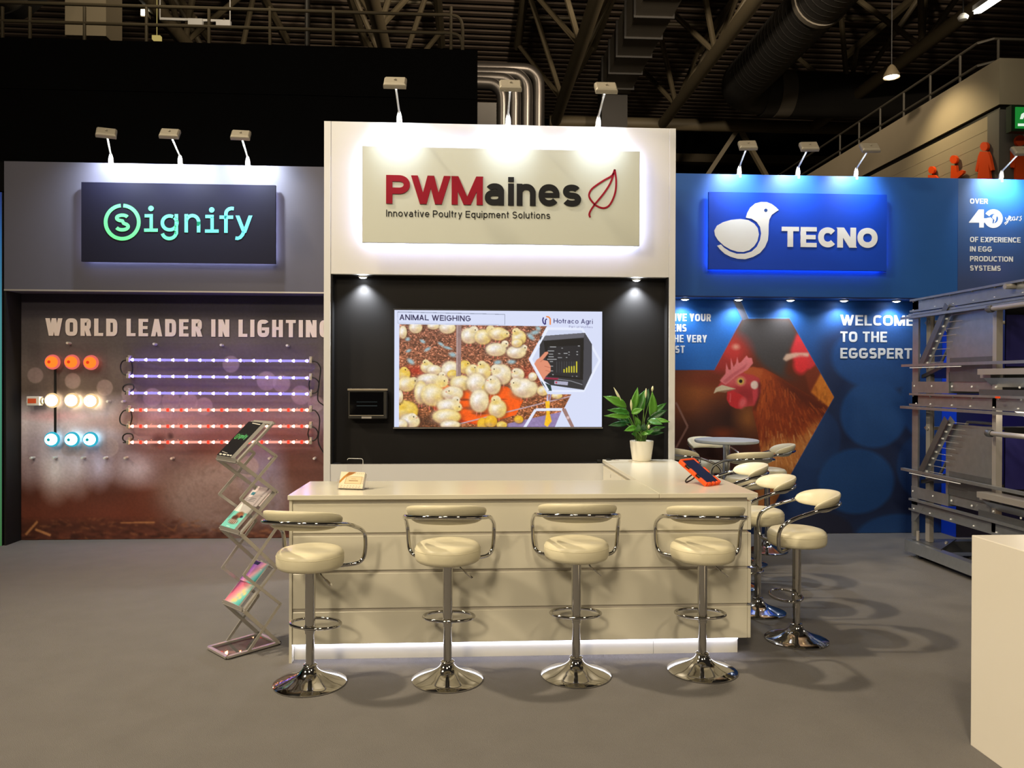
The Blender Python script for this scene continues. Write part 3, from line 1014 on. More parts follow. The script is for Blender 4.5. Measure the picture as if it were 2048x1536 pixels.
yL = YB - .002
c = plane_canvas(-4.436, TX0 - .003, 0.004, ZF - .002, yL, 460, (80, 70, 70))
vgrad(c, [(585, (52, 48, 62)), (632, (58, 53, 64)), (645, (88, 82, 88)), (720, (100, 92, 94)), (785, (112, 100, 96)), (815, (122, 112, 116)), (850, (136, 122, 134)),
          (885, (120, 98, 102)), (915, (108, 74, 70)), (960, (100, 56, 46)), (1030, (104, 52, 38)), (1050, (80, 42, 32)), (1080, (112, 60, 44))])
n1 = c.noise(60, 34, 3)
c.a *= (0.88 + 0.24 * n1)[..., None]
c.ell(150, 848, 200, 46, (250, 240, 255), soft=.5, alpha=.92)
c.ell(70, 905, 70, 46, (216, 202, 222), soft=.7, alpha=.8)
for e in ((250, 900, 60, 50, (150, 132, 144), .7), (112, 938, 26, 44, (244, 240, 255), .9), (155, 932, 24, 42, (228, 220, 240), .9), (198, 930, 20, 34, (216, 210, 244), .9), (285, 938, 48, 26, (222, 214, 240), .9),
          (60, 940, 16, 30, (170, 150, 160), .7), (110, 832, 46, 9, (236, 168, 184), .6), (200, 845, 60, 10, (196, 160, 172), .5), (262, 836, 26, 26, (120, 78, 66), .6), (300, 846, 90, 12, (196, 172, 160), .6), (480, 850, 150, 22, (160, 132, 138), .6),
          (480, 885, 140, 18, (170, 128, 140), .6), (520, 870, 90, 20, (120, 72, 66), .5), (400, 905, 60, 24, (104, 60, 54), .6), (430, 920, 40, 20, (130, 70, 50), .6),
          (590, 930, 60, 50, (112, 66, 54), .5), (340, 940, 40, 20, (84, 46, 40), .5), (620, 1000, 60, 70, (104, 78, 76), .6), (372, 1010, 60, 60, (120, 84, 76), .5)):
    c.ell(*e[:4], e[4], soft=.8, alpha=e[5])
# the big blurred chick at the right
c.ell(450, 990, 118, 76, (128, 108, 106), soft=.35, alpha=.9)
c.ell(440, 975, 88, 52, (184, 164, 164), soft=.6, alpha=.85)
c.ell(470, 1010, 70, 40, (112, 88, 84), soft=.7, alpha=.7)
c.ell(410, 1000, 40, 44, (148, 124, 122), soft=.6, alpha=.7)
c.ell(522, 930, 40, 52, (150, 142, 178), soft=.5, alpha=.85)
c.ell(548, 1000, 26, 52, (142, 132, 150), soft=.6, alpha=.7)
c.ell(330, 884, 44, 34, (150, 126, 128), soft=.45, alpha=.85)
c.ell(352, 915, 40, 26, (132, 110, 112), soft=.6, alpha=.7)
rs = np.random.RandomState(8)
for i in range(420):                                  # soft down
    a_ = rs.uniform(0, 2 * PI)
    q_ = math.sqrt(rs.rand())
    u, v = 452 + 118 * q_ * math.cos(a_), 988 + 74 * q_ * math.sin(a_)
    l = rs.uniform(6, 16)
    d_ = math.atan2(v - 960, u - 420) + PI / 2 + rs.normal(0, .3)
    c.line([(u, v), (u + l * math.cos(d_), v + l * math.sin(d_))], rs.uniform(1.5, 3), [(170, 150, 150), (104, 82, 80), (140, 118, 116)][i % 3], .3, 1.2)
c.ell(318, 882, 14, 12, (96, 60, 62), soft=.5, alpha=.7)
c.ell(341, 872, 5, 6, (60, 44, 46), soft=.6, alpha=.6)
c.ell(322, 893, 7, 5, (150, 96, 90), soft=.4)
for x, y_, r in ((203, 543, 45), (415, 575, 45), (597, 613, 46), (738, 648, 46), (867, 668, 53), (973, 687, 52), (1072, 693, 52), (1160, 718, 50), (1313, 480, 48), (1515, 575, 55), (1600, 590, 50),
                 (1710, 655, 55), (1795, 705, 45), (620, 950, 56), (395, 955, 48), (445, 960, 46), (1410, 1060, 60)):
    u, v = x / 2.844, y_ / 2.844 + 560
    c.ell(u, v, r / 2.844, r / 2.844, (196, 176, 180), soft=.06, alpha=.5)
    c.ell(u, v, r / 2.844 * .86, r / 2.844 * .86, (160, 142, 146), soft=.12, alpha=.35)
rs = np.random.RandomState(5)
c.put(np.clip((c.yy / c.h - .925) * 16, 0, 1) * c.noise(9, 4, 41) * .9, (52, 24, 18))
for i in range(260):                                  # straw and chips along the bottom
    u, v = rs.uniform(38, 640), rs.uniform(1036, 1080)
    a_, l = rs.normal(0, .5), rs.uniform(4, 20)
    col = [(58, 30, 24), (128, 74, 50), (92, 48, 36), (150, 98, 66)][rs.randint(4)]
    c.line([(u, v), (u + l * math.cos(a_), v + l * math.sin(a_) * .6)], rs.uniform(1.5, 4), col, .55, 1.0)
for p0, p1, wd in (((52, 1069), (76, 1042), 4.5), ((71, 1058), (102, 1070), 5), ((241, 1045), (310, 1044), 2.5)):
    c.line([p0, p1], wd, (196, 136, 88), .9, .6)
c.a *= (0.96 + 0.08 * c.noise(2, 2, 11))[..., None]
wg = c.sheet('wall_graphic', c.place, print_mat('bay_print', gain=1.05))
tag(wg, 'printed wall graphic of a blurred chick and bokeh circles over brown litter', 'wall graphic')

tt = thing('slogan_lettering', 'off-white capital letters reading WORLD LEADER IN LIGHTING', 'lettering', at(91.4, 671.5, y=yL - .006))
lettering('word', 'WORLD LEADER IN LIGHTING', at(91.4, 671.5, y=yL - .006), (1, 0, 0), (0, 0, 1), 0.174, 0.041, M_pink, tt, .005,
          width=at(662, 671, y=yL).x - at(91.4, 671, y=yL).x, track=.17, sq=4.0, space=.42)

# right bay: hexagon photo of a brown hen on a blue ground with big eggs
yP = YB - .002
c = plane_canvas(TX1 + .003, 4.993, 0.004, ZF - .002, yP, 640, (34, 48, 84))
vgrad(c, [(600, (34, 88, 158)), (700, (32, 74, 136)), (850, (30, 60, 112)), (1066, (28, 52, 100))], 1600)
dark = [(1640, 1066), (1640, 680), (1700, 640), (1830, 700), (1960, 700), (1960, 1066)]
c.poly(dark, (34, 42, 72), .8, 12)


def egg(x, y_, rx, ry, col, al=1.0):
    c.ell(x / 2.845 + 1660, y_ / 2.845 + 560, rx / 2.845, ry / 2.845, col, soft=.06, alpha=al)
    c.ell((x - rx * .15) / 2.845 + 1660, (y_ - ry * .2) / 2.845 + 560, rx * .6 / 2.845, ry * .55 / 2.845, tuple(min(255, q + 8) for q in col), soft=.9, alpha=.6 * al)


egg(300, 440, 290, 185, (32, 70, 128))
egg(560, 700, 165, 210, (32, 70, 128))
egg(250, 765, 190, 190, (34, 74, 134))
egg(-90, 900, 150, 170, (34, 62, 112), .7)
egg(150, 1145, 215, 185, (34, 74, 134))
egg(520, 1060, 140, 180, (30, 60, 112))
egg(400, 1480, 260, 150, (34, 72, 132))
egg(-60, 1440, 190, 120, (38, 40, 62), .9)
K = lambda pts: [(x / 3.841 + 1360, y_ / 3.841 + 560) for x, y_ in pts]
E_ = lambda x, y_, rx, ry, col, **k: c.ell(x / 3.841 + 1360, y_ / 3.841 + 560, rx / 3.841, ry / 3.841, col, **k)
photo = K([(480, 300), (840, 297), (1183, 900), (830, 1530), (640, 1880), (-160, 1880), (-160, 693), (265, 693)])
mask = c.mask_poly(photo)
keep = c.a.copy()
c.a[:] = np.array([96, 42, 24]) / 255
for e in ((100, 880, 200, 120, (150, 84, 36), .8), (230, 760, 160, 50, (110, 40, 22), .8), (60, 1050, 160, 120, (112, 60, 28), .7), (380, 1080, 170, 130, (46, 22, 18), .9), (150, 1150, 160, 90, (60, 28, 18), .8),
          (520, 1060, 80, 120, (150, 92, 42), .8), (60, 1400, 300, 220, (44, 20, 16), .8), (420, 1300, 150, 120, (50, 24, 18), .8), (330, 1180, 80, 40, (150, 62, 24), .6)):
    E_(*e[:4], e[4], soft=.8, alpha=e[5])
c.poly(K([(470, 290), (850, 290), (905, 420), (840, 560), (800, 720), (930, 780), (760, 740), (640, 660), (560, 560), (430, 430)]), (64, 60, 60), 1, 5)
E_(390, 560, 130, 120, (176, 48, 44), soft=.6)
E_(430, 515, 26, 20, (196, 130, 110), soft=.7)
E_(300, 640, 80, 60, (150, 44, 40), soft=.6)
c.poly(K([(900, 410), (960, 470), (1060, 640), (1010, 700), (870, 620), (850, 540)]), (206, 52, 58), 1, 2.5)
c.poly(K([(790, 610), (815, 570), (880, 560), (990, 560), (990, 590), (870, 600), (815, 625)]), (214, 180, 158), .9, 1.5)
E_(930, 655, 58, 68, (218, 50, 54), soft=.3)
c.poly(K([(960, 720), (1060, 640), (1200, 900), (1160, 990), (1000, 870), (980, 800)]), (120, 50, 28), 1, 2)
c.poly(K([(1082, 715), (1200, 900), (1150, 985), (1005, 862)]), (204, 118, 42), 1, 1.5)
for i in range(26):
    x, y_ = rs.uniform(1030, 1160), rs.uniform(760, 960)
    c.line(K([(x, y_), (x + rs.uniform(-25, 15), y_ + rs.uniform(25, 60))]), rs.uniform(1.5, 4), [(230, 150, 60), (150, 78, 26)][i % 2], .5, 1.2)
body = K([(470, 700), (560, 668), (640, 676), (740, 730), (860, 810), (1000, 890), (1150, 985), (1140, 1080), (830, 1560), (640, 1880), (520, 1880), (630, 1400), (600, 1180), (556, 1000), (560, 900), (520, 800)])
bm_ = c.mask_poly(body, .8)
c.put(bm_, (136, 54, 24))
inner = c.a.copy()
c.poly(K([(720, 720), (1000, 885), (1150, 985), (1130, 1080), (1000, 1000), (860, 900)]), (84, 34, 22), .85, 6)
c.poly(K([(600, 680), (700, 720), (720, 900), (640, 1100), (590, 1000), (610, 860)]), (186, 84, 34), .7, 7)
c.poly(K([(620, 1270), (760, 1210), (900, 1230), (1050, 1080), (1130, 1090), (830, 1560), (640, 1880), (560, 1880)]), (206, 138, 74), .85, 7)
for i in range(700):                                 # feather strokes
    t, s_ = rs.rand(), rs.rand()
    x = 590 + 560 * t + rs.normal(0, 25)
    y_ = 690 + 330 * t + s_ * 620
    ang = math.radians(rs.normal(100 - 48 * min(1, max(0, (x - 590) / 500)), 9))
    l = rs.uniform(30, 80)
    low = y_ > 1180 + rs.normal(0, 60)
    pal = [(222, 160, 96), (190, 116, 56), (160, 88, 44), (236, 186, 130)] if low else [(178, 74, 28), (120, 46, 22), (98, 38, 22), (204, 104, 44), (140, 58, 26)]
    c.line(K([(x, y_), (x + l * math.cos(ang), y_ + l * math.sin(ang))]), rs.uniform(1.0, 2.6), pal[rs.randint(len(pal))], .5, .6)
fe = c.a.copy()
c.a = np.where(bm_[..., None] > 0.01, fe * bm_[..., None] + np.where(bm_[..., None] > .99, 0, inner) * (1 - bm_[..., None]), inner)
c.poly(K([(270, 850), (330, 760), (420, 705), (530, 690), (610, 745), (622, 860), (575, 965), (500, 975), (420, 900), (390, 850)]), (186, 62, 66), 1, .8)
c.poly(K([(470, 690), (560, 668), (640, 690), (620, 760), (560, 730), (500, 720)]), (176, 84, 40), .95, 1.2)
E_(500, 880, 80, 60, (150, 40, 46), soft=.5, alpha=.8)
E_(400, 770, 60, 40, (206, 96, 100), soft=.6, alpha=.8)
c.poly(K([(305, 775), (350, 720), (356, 636), (374, 690), (390, 690), (392, 598), (412, 668), (430, 640), (441, 588), (452, 640), (470, 630), (512, 580), (526, 600), (552, 600), (562, 640), (520, 690), (430, 742), (352, 806)]), (214, 116, 120), 1, .6)
c.poly(K([(330, 780), (400, 720), (480, 670), (520, 640), (500, 680), (420, 735), (350, 795)]), (186, 84, 92), .7, 1)
c.poly(K([(258, 874), (276, 830), (322, 806), (380, 822), (432, 836), (330, 852), (280, 862)]), (206, 192, 164), 1, .5)
c.poly(K([(276, 858), (340, 848), (430, 838), (350, 866)]), (150, 124, 100), .8, .5)
c.poly(K([(362, 858), (360, 920), (385, 965), (430, 988), (472, 990), (506, 960), (512, 915), (470, 880), (400, 850)]), (196, 44, 50), 1, .7)
E_(482, 945, 26, 40, (226, 110, 116), ang=20, soft=.5, alpha=.8)
c.line(K([(388, 870), (386, 940)]), 2, (220, 120, 124), .7, .6)
c.poly(K([(556, 850), (600, 830), (612, 850), (590, 920), (566, 960)]), (200, 66, 76), 1, .8)
E_(467, 778, 42, 40, (206, 110, 96), soft=.15)
E_(467, 778, 27, 27, (206, 164, 84), soft=.12)
E_(467, 778, 13, 13, (30, 20, 18), soft=.15)
E_(573, 807, 30, 32, (232, 206, 196), soft=.2)
c.poly(K([(600, 770), (622, 800), (616, 900), (575, 1000), (560, 1000), (600, 900)]), (50, 20, 18), .6, 2)
c.a = keep * (1 - mask[..., None]) + c.a * mask[..., None]
# slogan panel of the hexagon pattern with its grey bar and thin light outlines
c.poly(K([(-160, 110), (380, 110), (470, 305), (265, 690), (-160, 690)]), (30, 92, 168))
c.poly(K([(385, 110), (448, 110), (530, 295), (482, 312)]), (78, 80, 92))
c.line(K([(448, 120), (528, 295)]), 1.0, (110, 160, 220), .6)
c.line(K([(528, 294), (842, 294)]), 1.0, (110, 160, 220), .6)
c.line(K([(842, 294), (1186, 900), (830, 1530)]), 1.0, (90, 120, 190), .35)
c.line(K([(470, 305), (265, 692)]), 1.0, (200, 110, 120), .4)
c.line(K([(-30, 940), (60, 1125), (-40, 1310)]), 4, (150, 110, 100), .8, .4)
c.a *= (0.965 + 0.07 * c.noise(1.6, 1.6, 12))[..., None]
wg = c.sheet('wall_graphic', c.place, print_mat('hen_print', gain=1.0))
tag(wg, 'printed wall graphic of a brown hen in a hexagon beside big blue eggs', 'wall graphic')

yt = yP - .0015
tt = thing('welcome_lettering', 'white letters of the three line welcome slogan on the blue eggs', 'lettering', at(1680, 717, y=yt))
for txt, v, wpx in (('WELCOME', 650.7, 156), ('TO THE', 683.8, 98.5), ('EGGSPERTS', 716.7, 170)):
    lettering('word', txt, at(1680.6, v, y=yt), (1, 0, 0), (0, 0, 1), 0.110, 0.0250, M_wlet2, tt, .001, width=wpx * yt / FPX, track=.13, sq=3.2, space=.38)
tt = thing('slogan_lettering', 'white letters of the four line slogan left of the hen, partly behind the tower', 'lettering', at(1340, 706, y=yt))
for txt, v, u1 in (('GIVE YOUR', 642.6, 1422), ('HENS', 663.3, 1373), ('THE VERY', 684.8, 1413.7), ('BEST', 706, 1369.4)):
    w = text_polys(txt, .077, .0175, wide=.86, track=.12, sq=3.2, space=.34)[1]
    lettering('word', txt, at(u1, v, y=yt) - Vector((w, 0, 0)), (1, 0, 0), (0, 0, 1), 0.077, 0.0165, M_wlet2, tt, .001, wide=.86, track=.12, sq=3.2, space=.34)

# end panel print with the anniversary text
c = plane_canvas(4.997, 8.4, 0.004, ZT - .002, YF, 130, (46, 84, 150))
vgrad(c, [(357, (70, 120, 190)), (450, (56, 96, 160)), (560, (62, 80, 130)), (700, (30, 60, 120)), (900, (30, 34, 90)), (1076, (46, 42, 62))], 1980)
for e in ((1932, 400, 26, 60, (90, 100, 130), .6), (2040, 380, 60, 50, (60, 150, 245), .8), (1990, 540, 30, 20, (80, 90, 150), .5), (1940, 640, 60, 60, (70, 76, 104), .7), (2030, 640, 20, 20, (50, 110, 200), .8), (1960, 1020, 40, 60, (52, 46, 62), .8), (2010, 830, 60, 160, (24, 18, 110), .8)):
    c.ell(*e[:4], e[4], soft=.7, alpha=e[5])
wg = c.sheet('wall_graphic', c.place, print_mat('end_panel_print'))
tag(wg, 'printed blue bokeh graphic on the end panel behind the metal cage', 'wall graphic')
ye = YF - .0015
tt = thing('anniversary_lettering', 'white letters about forty years of experience on the end panel', 'lettering', at(1940, 541, y=ye))
for txt, u, v, wpx, cap in (('OVER', 1939.8, 407.2, 38.5, 10.6), ('OF EXPERIENCE', 1939.8, 484, 109, 10.8), ('IN EGG', 1939.8, 503, 47, 10.8), ('PRODUCTION', 1939.8, 522.5, 92.5, 10.8), ('SYSTEMS', 1939.8, 541.2, 66, 10.8), ('THE', 2003, 611, 30, 10.8)):
    lettering('word', txt, at(u, v, y=ye), (1, 0, 0), (0, 0, 1), cap * ye / FPX, 2.3 * ye / FPX, M_wlet, tt, .001, width=wpx * ye / FPX, track=.12, sq=3.0, space=.34)
m = MB()
k3 = lambda x, y_: at(x / 2.559 + 1340, y_ / 2.559, y=ye)
for P in ([(1530, 1137), (1580, 1072), (1606, 1072), (1606, 1117), (1618, 1117), (1618, 1140), (1606, 1140), (1606, 1165), (1582, 1165), (1582, 1140), (1530, 1140)],):
    m.prism([k3(*p) for p in P], (0, -.001, 0))
for p in stroke_polys([(1655 + 36 * math.cos(t), 1119 + 36 * math.sin(t) * 1.0) for t in np.linspace(-2.6, 2.75, 40)], 24, False):
    m.prism([k3(*q) for q in p], (0, -.001, 0))
m.prism([k3(*p) for p in [(1612, 1128), (1620, 1116), (1640, 1112), (1652, 1122), (1650, 1142), (1632, 1150), (1616, 1142)]], (0, -.0012, 0))
m.prism([k3(*p) for p in [(1648, 1114), (1654, 1100), (1668, 1095), (1680, 1104), (1670, 1110), (1668, 1128), (1656, 1146), (1660, 1126)]], (0, -.0014, 0))
m.build('number_forty', M_wlet, tt)
m = MB()
for P in ([(1716, 1112), (1722, 1128), (1732, 1114)], [(1736, 1104), (1728, 1138), (1716, 1150), (1712, 1142), (1734, 1128)], [(1738, 1124), (1746, 1112), (1742, 1106), (1736, 1122), (1744, 1130), (1752, 1122)],
          [(1764, 1110), (1754, 1112), (1752, 1126), (1760, 1128), (1766, 1112), (1764, 1128), (1772, 1122)], [(1774, 1128), (1778, 1108), (1786, 1112)], [(1800, 1106), (1792, 1110), (1798, 1120), (1792, 1130), (1786, 1126)]):
    for p in stroke_polys(P, 4.5, False):
        m.prism([k3(*q) for q in p], (0, -.001, 0))
m.build('script_word', M_wlet, tt)

# ================================================================== SIGN BOARDS
def sign(label, x0, x1, z0, z1, ywall, m_board, halo, h_str, off=0.07, th=0.03):
    yf = ywall - off
    t = thing('sign_board', label, 'sign', ((x0 + x1) / 2, ywall, z0), group=None)
    MB().box(x0, x1, yf, yf + th, z0, z1).build('board', m_board, t)
    g = glow('halo_light', halo, h_str)
    m = MB()
    e, w, y0, y1 = 0.035, 0.012, yf + th + .002, yf + th + .014
    m.box(x0 + e, x1 - e, y0, y1, z0 + e, z0 + e + w)
    m.box(x0 + e, x1 - e, y0, y1, z1 - e - w, z1 - e)
    m.box(x0 + e, x0 + e + w, y0, y1, z0 + e + w, z1 - e - w)
    m.box(x1 - e - w, x1 - e, y0, y1, z0 + e + w, z1 - e - w)
    m.build('halo_light', g, t)
    MB().box(x0 + .06, x1 - .06, yf + th, ywall, z0 + .06, z1 - .06).build('back_box', M_black, t)
    return t, yf


UX, UZ = (1, 0, 0), (0, 0, 1)
p0, p1 = at(162.5, 523, y=YF - .07), at(551, 374, y=YF - .07)
sg, ys = sign('dark navy sign board with the green and cyan signify logo', p0.x, p1.x, p0.z, at(162.5, 364, y=YF - .07).z, YF, mat('navy_board', (12, 12, 34), 0.6, vary=.03, spec=.2), (205, 210, 255), 26.0)
k1 = lambda x, y: at(x / 2.743, y / 2.743, y=ys - .001)


def sig_mat(x):
    t = (x - 570) / (1388 - 570)
    a_, b_ = (96, 226, 128), (92, 206, 226)
    return mat('logo_green_to_cyan', tuple(p * (1 - t) + q * t for p, q in zip(a_, b_)), .5, vary=.01, emit=0.25)


def logo_part(name, strokes, sw, xm, polys=()):
    m = MB()
    for s in strokes:
        for p in stroke_polys(s, sw, len(s) == 2):
            m.prism([k1(*q) for q in p], (0, -.003, 0))
    for p in polys:
        m.prism([k1(*q) for q in p], (0, -.003, 0))
    return m.build(name, sig_mat(xm), sg)


logo_part('logo_ring', [[(671 + 91 * math.cos(math.radians(a)), 1219 - 91 * math.sin(math.radians(a))) for a in np.linspace(86, -265, 60)]], 20, 640)
S_ = [(706, 1194)] + [(x, y) for x, y in arc(672, 1194, 30, 15, 20, 250, 14)] + [(x, y) for x, y in arc(672, 1238, 31, 22, 80, -165, 16)]
s_pts = [(630 + 82 * px, 1270 - 98 * py) for px, py in arc(.5, .755, .37, .155, 20, 270, 16) + arc(.5, .27, .40, .18, 90, -160, 16)[1:]]
logo_part('letter_s', [s_pts], 19, 670)
logo_part('letter_i', [[(803, 1184), (830, 1184)], [(830, 1194), (830, 1254)], [(800, 1263), (857, 1263)]], 18, 830, [ell(829, 1144, 15, 15)])
logo_part('letter_g', [[(931 + 40 * math.cos(math.radians(a)), 1223 - 38 * math.sin(math.radians(a))) for a in np.linspace(62, 410, 40)], [(968, 1184), (968, 1275)],
                       [(968, 1266)] + [(929 + 39 * math.cos(math.radians(a)), 1272 - -1 * 37 * math.sin(math.radians(a))) for a in np.linspace(0, 165, 18)]], 19, 930)
logo_part('letter_n', [[(1022, 1184), (1022, 1266)], [(1022, 1225)] + [(1056 + 34 * math.cos(math.radians(a)), 1218 - 35 * math.sin(math.radians(a))) for a in np.linspace(180, 0, 18)] + [(1090, 1240)], [(1090, 1225), (1090, 1266)]], 19, 1056)
logo_part('letter_i', [[(1136, 1188), (1164, 1188)], [(1164, 1198), (1164, 1258)], [(1134, 1268), (1191, 1268)]], 18, 1164, [ell(1162, 1152, 15, 15)])
logo_part('letter_f', [[(1240, 1182), (1240, 1268)], [(1240, 1182)] + [(1272 + 32 * math.cos(math.radians(a)), 1172 - 28 * math.sin(math.radians(a))) for a in np.linspace(180, 85, 12)] + [(1283, 1145)], [(1214, 1192), (1270, 1192)]], 19, 1245)
logo_part('letter_y', [[(1303, 1192), (1338, 1262)], [(1375, 1192), (1340, 1268)], [(1343, 1258)] + [(1331, 1288), (1318, 1303), (1304, 1308), (1292, 1306)]], 19, 1340)

# PWMaines
p0 = at(724, 482, y=YT - .07)
p1 = at(1280, 302, y=YT - .07)
M_cream = mat('pale_board', (204, 208, 198), 0.55, vary=.01)
sg, ys = sign('pale sign board with the crimson and grey PWMaines name and a leaf', p0.x, p1.x, at(724, 484.5, y=YT - .07).z, at(722, 292, y=YT - .07).z, YT, M_cream, (205, 210, 255), 60.0)
M_crim = mat('crimson_letters', (146, 6, 36), 0.6, vary=.02, spec=.2)
M_char = mat('charcoal_letters', (24, 24, 26), 0.6, vary=.02, spec=.2)
kf = ys / FPX
lettering('name_lettering', 'PWM', at(772.3, 407.3, y=ys - .001), UX, UZ, 56.5 * kf, 12.4 * kf, M_crim, sg, .008, width=191.5 * kf, track=.045, sq=2.1)
lettering('name_lettering', 'aines', at(969.5, 410.3, y=ys - .001), UX, UZ, 56.5 * kf, 11.6 * kf, M_char, sg, .008, width=193.5 * kf, track=.10, sq=2.2, xh=.77)
lettering('tagline_word', 'Innovative Poultry Equipment Solutions', at(772.3, 433.0, y=ys - .001), UX, UZ, 13.6 * kf, 1.75 * kf, M_char, sg, .002, width=326.5 * kf, track=.16, sq=2.1, space=.34)
m = MB()
k2 = lambda x, y: at(x / 2.743 + 640, y / 2.743, y=ys - .001)
for P in ([(1617, 930), (1624, 985), (1622, 1040), (1610, 1085), (1588, 1125), (1562, 1141), (1535, 1138), (1508, 1124)],
          [(1617, 930), (1600, 964), (1560, 988), (1520, 1014), (1490, 1038), (1476, 1066), (1482, 1092), (1508, 1124)],
          [(1612, 950), (1592, 1005), (1560, 1056), (1528, 1096), (1505, 1124), (1484, 1156), (1477, 1176), (1481, 1192)]):
    for p in stroke_polys([(q.x, q.y) for q in smooth_path([(a_, b_, 0) for a_, b_ in P], 5)], 9.5, False):
        m.prism([k2(*q) for q in p], (0, -.004, 0))
m.build('leaf_emblem', M_crim, sg)

# TECNO
p0, p1 = at(1417, 538, y=YF - .07), at(1774, 389.5, y=YF - .07)
sg, ys = sign('blue sign board with a white bird emblem and the TECNO name', p0.x, p1.x, p0.z, p1.z, YF, mat('royal_blue_board', (0, 66, 196), 0.5, vary=.02), (70, 130, 255), 26.0)
kf = ys / FPX
lettering('name_lettering', 'TECNO', at(1563, 493.8, y=ys - .001), UX, UZ, 41 * kf, 11.6 * kf, M_wlet, sg, .006, width=201 * kf, track=.08, sq=2.1)
m = MB()
k3b = lambda x, y: at(x / 2.559 + 1340, y / 2.559, y=ys - .001)
m.prism([k3b(*p) for p in [(388, 1115), (395, 1090), (410, 1063), (435, 1042), (465, 1034), (495, 1035), (520, 1045), (540, 1060), (556, 1076), (540, 1085), (520, 1100), (507, 1125), (504, 1150), (503, 1200), (500, 1230), (485, 1265),
                          (460, 1295), (425, 1315), (385, 1327), (345, 1325), (310, 1315), (280, 1300), (255, 1277), (240, 1258), (260, 1252), (275, 1268), (305, 1287), (340, 1299), (380, 1299), (418, 1287), (444, 1263),
                          (460, 1230), (466, 1195), (460, 1162), (442, 1136), (417, 1120)]], (0, -.006, 0))
m.prism([k3b(*p) for p in [(226, 1180), (240, 1155), (270, 1138), (310, 1126), (360, 1121), (400, 1127), (430, 1145), (448, 1168), (454, 1200), (446, 1235), (430, 1260), (405, 1281), (375, 1290), (345, 1289), (310, 1278), (275, 1258),
                          (245, 1230), (230, 1205)]], (0, -.006, 0))
m.build('bird_emblem', M_wlet, sg)
m = MB()
m.prism([k3b(*p) for p in ell(489, 1077, 8.5, 8.5)], (0, -.0075, 0))
m.build('bird_eye', mat('bird_eye_blue', (30, 70, 140), .5), sg)


# ================================================================== ARM LAMPS ON THE WALL TOPS
M_lens = glow('lamp_lens_glow', (225, 235, 255), 30)


def make_arm_lamp():
    """Origin on the top edge of the wall; the arm reaches forward (-y)."""
    t = thing('arm_spotlight', 'x', 'display lamp', (0, 0, 0), world=False, group='arm spotlights on the booth tops')
    m = MB()
    m.box(-.022, .022, -.012, .035, -.03, .012)
    m.grid([[(sx * .022 * k, -.008 - .03 * (1 - k) + sy * .012 * k, z) for sx, sy in ((-1, -1), (1, -1), (1, 1), (-1, 1))] for k, z in ((1, .012), (.85, .05), (.45, .085))], closed_u=True, smooth=False)
    m.build('clamp', M_lamp, t)
    MB().tube([(0, -.02, .075), (0, -.30, .165)], .0085, 10).build('arm', M_lamp, t)
    h = MB()
    M = Matrix.Translation((0, -.37, .185)) @ Matrix.Rotation(math.radians(46), 4, 'X')
    a = [(-.085, -.06), (.085, -.06), (.085, .06), (-.085, .06)]
    rows = []
    for k, z in ((1.0, -.022), (1.02, -.005), (1.0, .008), (.86, .022)):
        rows.append([M @ Vector((x * k, y * (k if z < .02 else .8), z)) for x, y in a])
    h.grid(rows, closed_u=True, smooth=False)
    h.add(rows[-1], [(0, 1, 2, 3)]).add(rows[0], [(3, 2, 1, 0)])
    h.box(-.008, .008, -.01, .01, .02, .034, M)
    hd = h.build('lamp_head', M_lamp, t, bevel=.004)
    MB().box(-.07, .07, -.045, .045, -.0245, -.0225, M).build('lens', M_lens, hd)
    return t


proto = make_arm_lamp()
spots = [(222, 322, 'L', 'left'), (361, 327, 'L', 'middle'), (496, 332, 'L', 'right'),
         (799, 243, 'T', 'left'), (1016, 249, 'T', 'middle'), (1196, 253, 'T', 'right'),
         (1478, 351, 'R', 'first'), (1595, 352, 'R', 'second'), (1711, 353, 'R', 'third'), (2001, 356, 'R', 'fourth')]
lab = {'L': '%s lamp of the three clamped above the dark signify sign', 'T': '%s lamp of the three clamped above the pale central sign',
       'R': '%s silver arm lamp from the tower on top of the blue booth wall'}
for i, (u, v, w, nm) in enumerate(spots):
    yw = YT if w == 'T' else YF
    p = at(u, v, y=yw + .01)
    loc = (p.x, yw + .012, ZT)
    rz = {'L': 0.10, 'T': 0.0, 'R': -0.12}[w] + (0.22 if i == 0 else 0)
    o = proto if i == 0 else copy_thing(proto, loc, rz)
    o.location, o.rotation_euler = loc, (0, 0, rz)
    o['label'] = lab[w] % nm
    e = {'L': 36, 'T': 10, 'R': 15}[w]
    s_, c_ = math.sin(rz), math.cos(rz)
    hx, hy = loc[0] + .37 * s_, loc[1] - .37 * c_
    l = lamp('arm_spotlight_beam', 'SPOT', (hx, hy + .06, ZT + .135), e * 3.2, (.80, .90, 1.0), (hx - .05 * s_, yw - .02, ZT - .10), .04, spot={'L': 2.3, 'T': 1.35, 'R': 1.75}[w], blend=1.0)

# recessed downlights
M_down = glow('downlight_glow', (245, 250, 255), 26)


def make_downlight():
    t = thing('recessed_downlight', 'x', 'downlight', (0, 0, 0), world=False, group='recessed downlights')
    MB().lathe([(.046, 0), (.050, -.006), (.040, -.014), (.036, -.004)], 24).build('trim_ring', M_lamp, t)
    MB().lathe([(0, -.024), (.02, -.021), (.034, -.013), (.038, -.006)], 20).build('lens', M_down, t)
    return t


